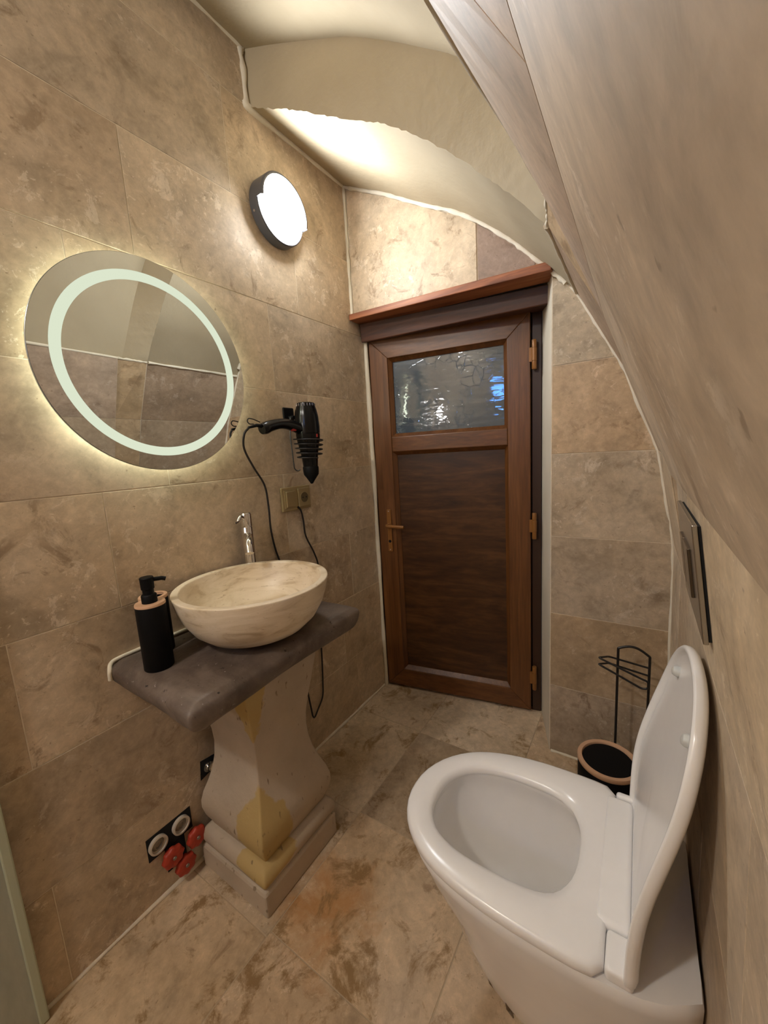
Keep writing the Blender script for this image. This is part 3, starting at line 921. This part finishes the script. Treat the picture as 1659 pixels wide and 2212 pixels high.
BC = Vector((0.2235, 0.690, 0.767)); BR = 0.2115
outer = [(0.075, 0.0), (0.105, 0.004), (0.140, 0.020), (0.170, 0.047), (0.192, 0.083), (0.205, 0.120), (0.2108, 0.147), (0.2115, 0.1515), (0.2112, 0.1535), (0.2095, 0.1545), (0.2085, 0.1546), (0.1945, 0.1546), (0.1935, 0.1543), (0.1920, 0.1525), (0.1912, 0.149)]
inner = [(0.186, 0.125), (0.172, 0.090), (0.148, 0.058), (0.115, 0.035), (0.07, 0.022), (0.022, 0.018), (0.018, 0.012)]
bs = lathe(outer + inner, BC, (0, 0, 1), 96, True, True)
basin = thing('vessel_basin', 'round cream travertine vessel basin standing on the dark slab', 'wash basin', BC)
smooth_by_angle(obj('bowl', bs, 'basin', basin), 70)
obj('drain', lathe([(0.021, 0), (0.021, 0.003), (0.015, 0.004)], BC + Vector((0, 0, 0.0185)), (0, 0, 1), 24), 'chrome', basin)

ped = thing('stone_pedestal', 'baluster shaped stone pedestal with yellow streaks carrying the slab', 'pedestal', (PX, PY, 0))
def sq(h, z, cx=PX, cy=PY, r=0.008, lim=True):
    pts = round_path([(cx - h, cy - h, z), (cx + h, cy - h, z), (cx + h, cy + h, z), (cx - h, cy + h, z)], r, 3, True)
    return [Vector((max(p.x, 0.006), p.y, p.z)) for p in pts]
obj('plinth', loft([sq(0.148, 0.001, cy=0.692), sq(0.150, 0.006, cy=0.692), sq(0.150, 0.070, cy=0.692), sq(0.147, 0.078, cy=0.692), sq(0.142, 0.081, cy=0.692)]), 'pedestal', ped)
obj('torus_moulding', loft([sq(0.138, 0.080, cy=0.694), sq(0.145, 0.086, cy=0.694), sq(0.150, 0.100, cy=0.694), sq(0.149, 0.115, cy=0.694), sq(0.142, 0.130, cy=0.694), sq(0.130, 0.140, cy=0.694)]), 'pedestal', ped, True)
hp = [(0.123, 0.138), (0.127, 0.150), (0.138, 0.175), (0.1435, 0.200), (0.143, 0.225), (0.136, 0.255), (0.123, 0.29), (0.111, 0.33), (0.103, 0.375), (0.100, 0.42), (0.102, 0.46), (0.109, 0.51), (0.118, 0.56), (0.127, 0.61), (0.134, 0.65), (0.137, 0.689)]
smooth_by_angle(obj('shaft', loft([sq(h, z, r=0.006) for h, z in hp]), 'pedestal', ped), 35)

# ---------------------------------------------------------------- mixer tap
TX, TY = 0.036, 0.829
tap = thing('mixer_tap', 'tall chrome mixer tap standing behind the cream basin', 'tap', (TX, TY, 0.767))
smooth_by_angle(obj('body', lathe([(0.024, 0), (0.024, 0.006), (0.0185, 0.009), (0.0185, 0.272), (0.0175, 0.2735), (0.0175, 0.2755), (0.0190, 0.277), (0.0190, 0.318), (0.0165, 0.322), (0.004, 0.323)], (TX, TY, 0.767), (0, 0, 1), 40), 'chrome', tap))
sd = Vector((BC.x - TX, BC.y - TY, 0)).normalized()
s0 = Vector((TX, TY, 1.012))
sp = tube(catmull([s0 + sd * 0.008, s0 + sd * 0.05 + Vector((0, 0, 0.002)), s0 + sd * 0.085 + Vector((0, 0, -0.012)), s0 + sd * 0.103 + Vector((0, 0, -0.040))], 6), 0.0135, 20)
smooth_by_angle(obj('spout', sp, 'chrome', tap))
ld = Vector((0.35, -0.94, 0)).normalized()
l0 = Vector((TX, TY, 1.074))
lvp = tube(catmull([l0 + ld * 0.014, l0 + ld * 0.030 + Vector((0, 0, 0.006)), l0 + ld * 0.048 + Vector((0, 0, -0.006)), l0 + ld * 0.066 + Vector((0, 0, -0.010))], 6), 0.005, 12, radii=[0.0075 - 0.003 * i / 18 for i in range(19)])
smooth_by_angle(obj('lever', lvp, 'chrome', tap))

# ---------------------------------------------------------------- soap dispenser and tumbler
SO = Vector((0.152, 0.442, 0.767))
soap = thing('soap_dispenser', 'matte black soap dispenser with pale wooden collar and pump, front left of the basin', 'soap dispenser', SO)
smooth_by_angle(obj('bottle', lathe([(0.032, 0), (0.0335, 0.002), (0.0335, 0.160), (0.033, 0.1615)], SO, (0, 0, 1), 48), 'black_matte', soap))
smooth_by_angle(obj('wooden_collar', lathe([(0.0335, 0.1615), (0.0335, 0.166), (0.0325, 0.168), (0.001, 0.168)], SO, (0, 0, 1), 48), 'bamboo', soap))
pm = lathe([(0.017, 0.168), (0.0172, 0.186), (0.015, 0.189), (0.0125, 0.190), (0.0125, 0.200), (0.0145, 0.202), (0.0150, 0.226), (0.0155, 0.229), (0.014, 0.231)], SO, (0, 0, 1), 32)
pump = smooth_by_angle(obj('pump', pm, 'black_matte', soap))
nz = Vector((0.45, 0.89, 0)).normalized()
nb = tube([SO + Vector((0, 0, 0.223)) + nz * 0.006, SO + Vector((0, 0, 0.222)) + nz * 0.032, SO + Vector((0, 0, 0.219)) + nz * 0.040], 0.0052, 10)
smooth_by_angle(obj('nozzle', nb, 'black_matte', pump))
CU = Vector((0.066, 0.490, 0.767))
cup = thing('tumbler', 'matte black tumbler with pale wooden rim behind the soap dispenser', 'tumbler', CU)
smooth_by_angle(obj('cup', lathe([(0.033, 0), (0.0345, 0.002), (0.0345, 0.148), (0.029, 0.148), (0.029, 0.01), (0.001, 0.008)], CU, (0, 0, 1), 48), 'black_matte', cup))
smooth_by_angle(obj('wooden_rim', lathe([(0.029, 0.148), (0.0345, 0.148), (0.0345, 0.154), (0.0335, 0.1555), (0.026, 0.1555), (0.026, 0.148)], CU, (0, 0, 1), 48, False, False), 'bamboo', cup))

# ---------------------------------------------------------------- hair dryer, its holder
HC = Vector((0.082, 1.113, 0.0))
hd = thing('hair_dryer', 'black hair dryer hanging nozzle down in a wall coil, cord trailing', 'hair dryer', (HC.x, HC.y, 1.18))
body = [(0.030, 1.462), (0.033, 1.460), (0.0345, 1.452), (0.040, 1.435), (0.0445, 1.41), (0.0465, 1.375), (0.0455, 1.350), (0.0445, 1.349), (0.0445, 1.3475), (0.0455, 1.3465), (0.0440, 1.330), (0.039, 1.305), (0.035, 1.285), (0.031, 1.262), (0.029, 1.24), (0.0275, 1.222)]
smooth_by_angle(obj('barrel', lathe([(r, z) for r, z in reversed(body)], (HC.x, HC.y, 0), (0, 0, 1), 48), 'black_gloss', hd), 30)
# intake grille ribs
gr = bmesh.new()
for i in range(20):
    a = 2 * PI * i / 20
    p = Vector((HC.x + 0.0345 * math.cos(a), HC.y + 0.0345 * math.sin(a), 0))
    tube([p + Vector((0, 0, 1.442)), p + Vector((0, 0, 1.458))], 0.0014, 5, bm=gr)
g_ = obj('intake_grille', gr, 'steel_dark', hd)
# nozzle: round to flat slot
nr = []
for z, rx, ry in ((1.226, 0.0285, 0.0285), (1.222, 0.030, 0.030), (1.205, 0.0295, 0.0295), (1.195, 0.028, 0.028), (1.182, 0.019, 0.0245), (1.166, 0.007, 0.019)):
    a0 = math.radians(40)
    ring = []
    for i in range(32):
        a = 2 * PI * i / 32
        x, y = rx * math.cos(a), ry * math.sin(a)
        ring.append(Vector((HC.x + x * math.cos(a0) - y * math.sin(a0), HC.y + x * math.sin(a0) + y * math.cos(a0), z + (0.006 * math.sin(a) if z < 1.175 else 0))))
    nr.append(ring)
smooth_by_angle(obj('nozzle', loft(nr), 'black_matte', hd), 45)
hy = [1.095, 1.06, 1.02, 0.98, 0.94, 0.915, 0.900]
hz = [1.363, 1.372, 1.381, 1.382, 1.374, 1.366, 1.362]
hr = [0.0225, 0.0205, 0.0185, 0.0180, 0.0190, 0.0205, 0.0175]
hpth = catmull([(HC.x - 0.004, y, z) for y, z in zip(hy, hz)], 6)
hrad = [q.z for q in catmull([(0, 0, r) for r in hr], 6)]
han = smooth_by_angle(obj('handle', tube(hpth, 0.018, 20, radii=hrad), 'black_gloss', hd), 50)
obj('switch', bx((HC.x - 0.003, 1.028, 1.357), (HC.x + 0.010, 1.046, 1.3655), 0.002), 'red_plastic', han)
obj('indicator', bx((HC.x + 0.044, HC.y - 0.004, 1.333), (HC.x + 0.0458, HC.y + 0.004, 1.345), 0.0006), 'red_plastic', hd)
cg = bmesh.new()
tube([(HC.x - 0.004, 0.902, 1.372), (HC.x - 0.004, 0.880, 1.374), (HC.x - 0.002, 0.845, 1.366)], 0.005, 10, radii=[0.007, 0.0055, 0.0038], bm=cg)
obj('cord_guard', cg, 'black_matte', hd)
obj('hanging_loop', tube(round_path([(HC.x - 0.004, 0.895, 1.385), (HC.x - 0.004, 0.868, 1.394), (HC.x - 0.004, 0.850, 1.396), (HC.x - 0.004, 0.843, 1.386), (HC.x - 0.004, 0.852, 1.377), (HC.x - 0.004, 0.868, 1.378)], 0.008, 4), 0.0019, 8), 'black_wire', hd)
cord_pts = [(HC.x - 0.002, 0.847, 1.366), (0.072, 0.832, 1.345), (0.060, 0.835, 1.30), (0.040, 0.880, 1.238), (0.022, 0.934, 1.17), (0.016, 0.947, 1.09), (0.012, 0.950, 1.01), (0.008, 0.965, 0.93), (0.007, 0.985, 0.86), (0.007, 0.997, 0.77), (0.010, 1.005, 0.66), (0.014, 1.02, 0.50), (0.016, 1.045, 0.34), (0.016, 1.062, 0.215), (0.017, 1.066, 0.180), (0.016, 1.078, 0.168), (0.014, 1.10, 0.185), (0.012, 1.138, 0.225), (0.010, 1.150, 0.29), (0.010, 1.158, 0.42), (0.010, 1.163, 0.58), (0.010, 1.170, 0.70), (0.010, 1.183, 0.80), (0.010, 1.165, 0.865), (0.011, 1.125, 0.945), (0.012, 1.118, 1.01), (0.014, 1.108, 1.052), (0.014, 1.094, 1.070)]
smooth_by_angle(obj('cord', tube(catmull(cord_pts, 8), 0.0036, 8), 'black_wire', hd), 60)

ho = thing('hair_dryer_holder', 'black wire coil holder on small square wall plate, wrapped round the hair dryer', 'holder', (0.0, 1.096, 1.425))
obj('wall_plate', bx((0.0005, 1.070, 1.398), (0.008, 1.124, 1.452), 0.004), 'black_matte', ho)
ar = bmesh.new()
bx((0.007, 1.090, 1.408), (0.034, 1.112, 1.420), 0.002, bm=ar)
tube([(0.025, 1.101, 1.413), (0.036, 1.075, 1.411)], 0.005, 8, bm=ar)
obj('arm', ar, 'black_matte', ho)
cp = []
turns = 4.6
for i in range(int(turns * 28) + 1):
    a = 2 * PI * i / 28
    t = i / (turns * 28)
    r = 0.0555 - 0.010 * t
    cp.append((HC.x + r * math.cos(a + 2.6), HC.y + r * math.sin(a + 2.6), 1.334 - 0.078 * t))
smooth_by_angle(obj('coil', tube(cp, 0.0026, 8), 'black_wire', ho), 60)
obj('stay', tube(round_path([(0.036, 1.075, 1.411), (0.036, 1.066, 1.34), (0.040, 1.068, 1.22), (0.048, 1.075, 1.210), (0.056, 1.083, 1.216)], 0.012, 4), 0.0022, 8), 'black_wire', ho)

# ---------------------------------------------------------------- switch and socket plate
ss = thing('switch_socket_plate', 'champagne coloured double plate with a switch and a power socket', 'socket', (0.0, 1.0965, 1.104))
obj('frame', bx((0.0005, 1.019, 1.058), (0.0105, 1.172, 1.151), 0.003), 'gold_plate', ss)
sw = obj('switch_surround', bx((0.009, 1.030, 1.069), (0.013, 1.089, 1.140), 0.0015), 'gold_plate', ss)
obj('rocker', hexa([(0.012, 1.036, 1.074), (0.012, 1.087, 1.074), (0.012, 1.087, 1.135), (0.012, 1.036, 1.135), (0.0185, 1.037, 1.075), (0.0155, 1.086, 1.075), (0.0155, 1.086, 1.134), (0.0185, 1.037, 1.134)], 0.0012), 'gold_plate', ss)
so = bmesh.new()
sk = obj('socket_insert', bx((0.009, 1.100, 1.068), (0.0165, 1.162, 1.141), 0.002), 'gold_plate', ss)
obj('socket_well', lathe([(0.0205, 0.0), (0.0200, 0.0006), (0.0185, 0.0008)], (0.0164, 1.131, 1.104), (1, 0, 0), 32), 'gold_dark', sk)
smooth_by_angle(obj('socket_rim', lathe([(0.0205, 0.0), (0.0225, 0.0), (0.0225, 0.0014), (0.0205, 0.0014), (0.0205, 0.0)], (0.0164, 1.131, 1.104), (1, 0, 0), 32, False, False), 'gold_plate', sk))
for dy in (-0.0095, 0.0095):
    obj('pin_hole', lathe([(0.0028, 0), (0.0028, 0.0012)], (0.0170, 1.131 + dy, 1.104), (1, 0, 0), 10), 'hole', sk)

# ---------------------------------------------------------------- stop valves low on the wall
va = thing('stop_valve_set', 'three red capped stop valves and two pipe ends in a wall opening', 'valves', (0.0, 0.468, 0.14))
obj('wall_opening', bx((-0.003, 0.402, 0.138), (0.0012, 0.533, 0.210)), 'hole', va)
obj('wall_opening', bx((-0.003, 0.446, 0.060), (0.0012, 0.505, 0.137)), 'hole', va)
for (y, z) in ((0.430, 0.176), (0.498, 0.178)):
    c = (0.001, y, z)
    pe = smooth_by_angle(obj('pipe_end', lathe([(0.026, 0.0), (0.026, 0.010), (0.021, 0.011), (0.021, 0.003), (0.014, 0.002)], c, (1, 0, 0), 32), 'pipe_white', va))
    smooth_by_angle(obj('pipe_core', lathe([(0.020, 0.0015), (0.015, 0.004), (0.009, 0.008), (0.008, 0.004)], c, (1, 0, 0), 24), 'pipe_grey', pe))
for (y, z) in ((0.455, 0.122), (0.529, 0.120), (0.486, 0.065)):
    c = Vector((0.001, y, z))
    prof = [(0.012, 0.0), (0.014, 0.016), (0.026, 0.017), (0.030, 0.021), (0.030, 0.030), (0.026, 0.034), (0.012, 0.036), (0.003, 0.034)]
    b = bmesh.new(); n = 40
    rings = []
    for r, h in prof:
        rings.append([c + Vector((h, math.cos(2 * PI * i / n) * r * (1 + (0.07 * math.cos(2 * PI * i / n * 8) if r > 0.02 else 0)), math.sin(2 * PI * i / n) * r * (1 + (0.07 * math.cos(2 * PI * i / n * 8) if r > 0.02 else 0)))) for i in range(n)])
    cap = smooth_by_angle(obj('red_cap', loft(rings, bm=b), 'red_cap', va), 45)
    obj('screw', lathe([(0.006, 0), (0.005, 0.003)], c + Vector((0.034, 0, 0)), (1, 0, 0), 12), 'pipe_grey', cap)
av = thing('angle_valve', 'small chrome angle valve on the wall behind the pedestal', 'valve', (0.0, 0.600, 0.29))
obj('wall_hole', hexa([(-0.003, 0.578, 0.262), (0.0014, 0.578, 0.262), (0.0014, 0.632, 0.275), (-0.003, 0.632, 0.275), (-0.003, 0.584, 0.325), (0.0014, 0.584, 0.325), (0.0014, 0.632, 0.318), (-0.003, 0.632, 0.318)]), 'hole', av)
avb = bmesh.new()
lathe([(0.017, 0.001), (0.016, 0.006), (0.009, 0.008), (0.009, 0.034)], (0.0, 0.606, 0.293), (1, 0, 0), 20, bm=avb)
lathe([(0.0085, 0.0), (0.011, 0.002), (0.011, 0.020), (0.0085, 0.022)], (0.026, 0.606, 0.293), (0, 0.5, 0.87), 20, bm=avb)
tube(catmull([(0.027, 0.613, 0.306), (0.024, 0.64, 0.36), (0.016, 0.66, 0.46), (0.012, 0.67, 0.60)], 6), 0.006, 10, bm=avb)
smooth_by_angle(obj('valve_body', avb, 'chrome', av))

# ---------------------------------------------------------------- toilet
TC = 0.757                                        # its long axis
to = thing('toilet', 'white wall hung toilet with the lid raised and the seat down', 'toilet', (1.0, TC, 0.0))
def outline(pts, k=5):
    """Half outline (x, halfwidth), front tip first -> closed ring."""
    P = [(x, w) for x, w in pts]
    full = [(x, TC + w) for x, w in P] + [(x, TC - w) for x, w in reversed(P) if w > 1e-6]
    return full
def dense(half, n=56):
    """Resample a half outline smoothly and mirror it -> n points, ring starts at the tip."""
    c = catmull([(x, w, 0) for x, w in half], 10)
    L = [0]
    for a, b in zip(c, c[1:]): L.append(L[-1] + (b - a).length)
    out = []
    m = n // 2
    for i in range(m + 1):
        s = L[-1] * i / m
        for j in range(len(c) - 1):
            if s <= L[j + 1] + 1e-9:
                q = (s - L[j]) / max(1e-9, L[j + 1] - L[j]); out.append(c[j].lerp(c[j + 1], q)); break
        else: out.append(c[-1])
    ring = [(p.x, max(p.y, 0)) for p in out]
    return [(x, TC + w) for x, w in ring] + [(x, TC - w) for x, w in reversed(ring[1:-1])]
SEAT = [(0.700, 0.0), (0.703, 0.035), (0.716, 0.072), (0.738, 0.107), (0.775, 0.142), (0.825, 0.169), (0.89, 0.187), (0.96, 0.196), (1.04, 0.198), (1.095, 0.196), (1.117, 0.187), (1.119, 0.165), (1.119, 0.10), (1.119, 0.0)]
HOLE = [(0.762, 0.0), (0.764, 0.03), (0.775, 0.062), (0.80, 0.092), (0.84, 0.112), (0.89, 0.121), (0.95, 0.122), (1.00, 0.117), (1.035, 0.100), (1.056, 0.065), (1.063, 0.03), (1.064, 0.0)]
def scale_ring(r, sx, sy, cx, cy=TC, dx=0.0):
    return [(cx + (x - cx) * sx + dx, cy + (y - cy) * sy) for x, y in r]
def z_ring(r, z): return [Vector((x, y - 0.020 * max(0.0, (1.12 - x) / 0.42) ** 3, z)) for x, y in r]
so_, sh_ = dense(SEAT), dense(HOLE)
# seat: ring with softly rounded edges
def lerp_ring(a, b, t): return [(p[0] + (q[0] - p[0]) * t, p[1] + (q[1] - p[1]) * t) for p, q in zip(a, b)]
zs = 0.455
rs = [z_ring(lerp_ring(so_, sh_, 0.03), zs - 0.022), z_ring(lerp_ring(so_, sh_, 0.0), zs - 0.016), z_ring(lerp_ring(so_, sh_, 0.0), zs - 0.009), z_ring(lerp_ring(so_, sh_, 0.04), zs - 0.003), z_ring(lerp_ring(so_, sh_, 0.12), zs), z_ring(lerp_ring(so_, sh_, 0.5), zs + 0.001), z_ring(lerp_ring(so_, sh_, 0.80), zs - 0.001), z_ring(lerp_ring(so_, sh_, 0.93), zs - 0.005), z_ring(lerp_ring(so_, sh_, 1.0), zs - 0.013), z_ring(lerp_ring(so_, sh_, 1.0), zs - 0.020), z_ring(lerp_ring(so_, sh_, 0.95), zs - 0.023)]
rs.append(rs[0])
sbm = loft(rs, False, False)
bmesh.ops.remove_doubles(sbm, verts=sbm.verts, dist=1e-5)
seat = smooth_by_angle(obj('seat', sbm, 'seat_plastic', to), 60)
# central hinge barrel of the seat
hbm = bx((1.100, TC - 0.118, 0.430), (1.153, TC + 0.165, 0.4575), 0.010, 5)
smooth_by_angle(obj('hinge_barrel', hbm, 'seat_plastic', seat), 60)
# porcelain bowl: outer skin, rim, inner bowl
def body_ring(front, half, rear, rear_half, z, n=56):
    f = front
    hf = [(f, 0.0), (f + 0.004, half * 0.2), (f + 0.018, half * 0.40), (f + 0.05, half * 0.62), (f + 0.10, half * 0.81), (f + 0.18, half * 0.95), (f + 0.27, half), (rear - 0.14, half * 0.985), (rear - 0.06, (half * 0.6 + rear_half * 0.4)), (rear - 0.012, rear_half), (rear, rear_half * 0.93), (rear, rear_half * 0.5), (rear, 0.0)]
    return z_ring(dense(hf, n), z)
BX = 1.247
outr = [body_ring(0.880, 0.114, 1.244, 0.090, 0.070), body_ring(0.862, 0.126, 1.245, 0.096, 0.085), body_ring(0.832, 0.143, 1.246, 0.110, 0.14), body_ring(0.805, 0.158, 1.247, 0.120, 0.21), body_ring(0.778, 0.166, 1.247, 0.130, 0.28), body_ring(0.741, 0.184, BX, 0.142, 0.35), body_ring(0.716, 0.1935, BX, 0.150, 0.405), body_ring(0.708, 0.196, BX, 0.152, 0.424), body_ring(0.712, 0.192, BX - 0.002, 0.148, 0.431)]
rim_in = z_ring(scale_ring(sh_, 1.03, 1.04, 0.92), 0.431)
inn = [rim_in]
for sx, sy, dx, z in ((1.03, 1.03, 0.0, 0.420), (1.08, 1.08, 0.002, 0.405), (1.06, 1.06, 0.006, 0.375), (0.97, 0.98, 0.018, 0.325), (0.82, 0.86, 0.040, 0.275), (0.62, 0.72, 0.068, 0.232), (0.50, 0.62, 0.082, 0.205), (0.44, 0.55, 0.090, 0.170), (0.40, 0.48, 0.094, 0.130), (0.30, 0.36, 0.096, 0.105)):
    inn.append(z_ring(scale_ring(sh_, sx, sy, 0.92, TC, dx), z))
bowl = smooth_by_angle(obj('bowl', loft(outr + inn, True, True), 'porcelain', to), 55)
# dark trapway slots low on both flanks
for s in (-1, 1):
    for P in ([(0.948, 0.122, 0.150), (0.953, 0.119, 0.128), (0.960, 0.112, 0.100)], [(0.908, 0.1135, 0.172), (0.915, 0.111, 0.150), (0.922, 0.106, 0.128)]):
        obj('trapway_slot', tube([(x, TC + s * w, z) for x, w, z in P], 0.005, 8, radii=[0.002, 0.0055, 0.002]), 'steel_dark', to)
# lid: bowed shell leaning on the wall
LXZ = [(-0.03, 1.149), (0.02, 1.149), (0.10, 1.152), (0.16, 1.160), (0.24, 1.178), (0.31, 1.195), (0.37, 1.206), (0.43, 1.216), (0.50, 1.225)]
def lid_x(u):
    c = LXZ
    for a, b in zip(c, c[1:]):
        if u <= b[0]: return a[1] + (b[1] - a[1]) * (u - a[0]) / (b[0] - a[0])
    return c[-1][1]
def lid_xs(u): return sum(lid_x(u + d) for d in (-0.03, -0.015, 0, 0.015, 0.03)) / 5
def lid_pt(u, w, d):
    e = 0.01
    t = Vector((lid_xs(u + e) - lid_xs(u - e), 0, 2 * e)).normalized()
    n = Vector((-t.z, 0, t.x))
    return Vector((lid_xs(u), TC + w - 0.036 * max(0.0, u / 0.47) ** 3, 0.452 + u)) + n * d
LID = [(0.464, 0.0), (0.462, 0.035), (0.453, 0.072), (0.434, 0.107), (0.402, 0.142), (0.357, 0.169), (0.297, 0.187), (0.227, 0.196), (0.147, 0.198), (0.085, 0.196), (0.045, 0.190), (0.010, 0.186), (-0.016, 0.183), (-0.020, 0.16), (-0.020, 0.10), (-0.020, 0.0)]
lr = [(x, y - TC) for x, y in dense(LID, 96)]
def lid_ring(k, d):
    return [lid_pt(0.222 + (u - 0.222) * k, w * k, d) for u, w in lr]
lrings = [lid_ring(k, -0.016) for k in (0.02, 0.3, 0.6, 0.85)] + [lid_ring(0.955, -0.0155), lid_ring(0.985, -0.012), lid_ring(1.0, -0.006), lid_ring(1.0, 0.001), lid_ring(0.988, 0.0035), lid_ring(0.968, 0.0035), lid_ring(0.952, 0.0), lid_ring(0.93, -0.005)] + [lid_ring(k, -0.006) for k in (0.85, 0.6, 0.3, 0.02)]
lid = smooth_by_angle(obj('lid', loft(lrings), 'seat_plastic', to), 50)
for y0, y1 in ((TC - 0.184, TC - 0.1215), (TC + 0.169, TC + 0.186)):
    arm = bx((1.120, y0, 0.4315), (1.160, y1, 0.456), 0.007, 4)
    smooth_by_angle(obj('lid_hinge', arm, 'seat_plastic', lid), 60)
for (u, w) in ((0.382, 0.100), (0.382, -0.100)):
    c = lid_pt(u, w, -0.0062)
    smooth_by_angle(obj('bumper', lathe([(0.0095, 0), (0.0095, 0.006), (0.0070, 0.0105), (0.003, 0.012)], c, (-0.98, 0, 0.2), 16), 'rubber', lid))

# ---------------------------------------------------------------- flush plate
fpd = Vector((-0.033, 0, 0.262)).normalized()      # up the leaning tiles
fpn = Vector((-fpd.z, 0, fpd.x))
FP = Vector((1.2285, 0.77, 0.978))
def fbox(a0, a1, b0, b1, n0, n1, bev=0.0):
    P = lambda y, s, n: FP + Vector((0, y, 0)) + fpd * s + fpn * n
    return hexa([P(a0, b0, n0), P(a1, b0, n0), P(a1, b0, n1), P(a0, b0, n1), P(a0, b1, n0), P(a1, b1, n0), P(a1, b1, n1), P(a0, b1, n1)], bev)
fp = thing('flush_plate', 'brushed steel dual flush plate on the right wall above the toilet lid', 'flush plate', FP)
obj('plate', fbox(-0.125, 0.125, 0.0, 0.166, 0.001, 0.0075, 0.0015), 'steel', fp)
obj('shadow_gap', fbox(-0.122, 0.122, 0.003, 0.163, -0.004, 0.001), 'hole', fp)
obj('button', fbox(-0.065, 0.010, 0.045, 0.120, 0.007, 0.0115, 0.0012), 'steel_dark', fp)
obj('button', fbox(0.014, 0.065, 0.045, 0.120, 0.007, 0.0115, 0.0012), 'steel_dark', fp)

# ---------------------------------------------------------------- bin
BN = Vector((1.087, 1.272, 0.0)); BRr = 0.086
bn = thing('waste_bin', 'black cylindrical waste bin with pale wooden rim behind the toilet', 'bin', BN)
smooth_by_angle(obj('body', lathe([(0.082, 0.002), (0.084, 0.005), (0.085, 0.258), (0.084, 0.260)], BN, (0, 0, 1), 64), 'black_matte', bn))
smooth_by_angle(obj('wooden_rim', lathe([(0.0725, 0.260), (0.085, 0.260), (0.0865, 0.263), (0.0865, 0.270), (0.085, 0.273), (0.074, 0.273), (0.0725, 0.271), (0.0725, 0.260)], BN, (0, 0, 1), 64, False, False), 'bamboo', bn))
smooth_by_angle(obj('lid', lathe([(0.0715, 0.261), (0.0715, 0.266), (0.069, 0.269), (0.001, 0.270)], BN, (0, 0, 1), 64), 'black_matte', bn))
obj('pedal_wire', tube(round_path([BN + Vector((-0.078, 0.03, 0.035)), BN + Vector((-0.112, 0.05, 0.03)), BN + Vector((-0.112, 0.09, 0.010)), BN + Vector((-0.06, 0.075, 0.010))], 0.02, 5), 0.003, 8), 'black_wire', bn)

# ---------------------------------------------------------------- paper holder
ph = thing('paper_holder', 'black wire toilet paper stand, empty, behind the bin', 'paper holder', (1.143, 1.44, 0.0))
A0, B0 = Vector((1.100, 1.43, 0)), Vector((1.1885, 1.445, 0))
HZ = 0.572
arch = [A0 + Vector((0, 0, 0.006)), A0 + Vector((0, 0, HZ - 0.004))]
for i in range(9):
    t = i / 8
    arch.append(A0.lerp(B0, t) + Vector((0, 0, HZ + 0.019 * math.sin(PI * t) - 0.018 * t)))
arch += [B0 + Vector((0, 0, HZ - 0.024)), B0 + Vector((0, 0, 0.006))]
smooth_by_angle(obj('upright', tube(round_path(arch, 0.012, 4), 0.0040, 10), 'black_wire', ph), 60)
fwd = Vector((0.12, -1.0, 0)).normalized()
base = round_path([A0 + Vector((0, 0, 0.005)), A0 + Vector((0, -0.0, 0.005)) + Vector((-0.02, 0.09, 0)), B0 + Vector((0.02, 0.09, 0.005)), B0 + Vector((0, 0, 0.005))], 0.03, 5)
obj('foot', tube(base, 0.0040, 10), 'black_wire', ph)
armz = HZ - 0.062
sx_ = Vector((-0.068, -0.030, 0))
loop = [B0 + Vector((0, 0, armz + 0.005)), B0 + Vector((-0.115, -0.012, armz + 0.024)), B0 + Vector((-0.142, -0.075, armz + 0.045)), B0 + Vector((-0.020, -0.075, armz + 0.002)), B0 + Vector((-0.004, -0.075, armz - 0.002)), B0 + Vector((-0.004, -0.075, armz - 0.026)), B0 + Vector((-0.020, -0.075, armz - 0.030)), B0 + Vector((-0.142, -0.075, armz + 0.022)), B0 + Vector((-0.115, -0.012, armz + 0.000)), B0 + Vector((0, 0, armz - 0.022))]
smooth_by_angle(obj('roll_arm', tube(round_path(loop, 0.010, 4), 0.0032, 8), 'black_wire', ph), 60)
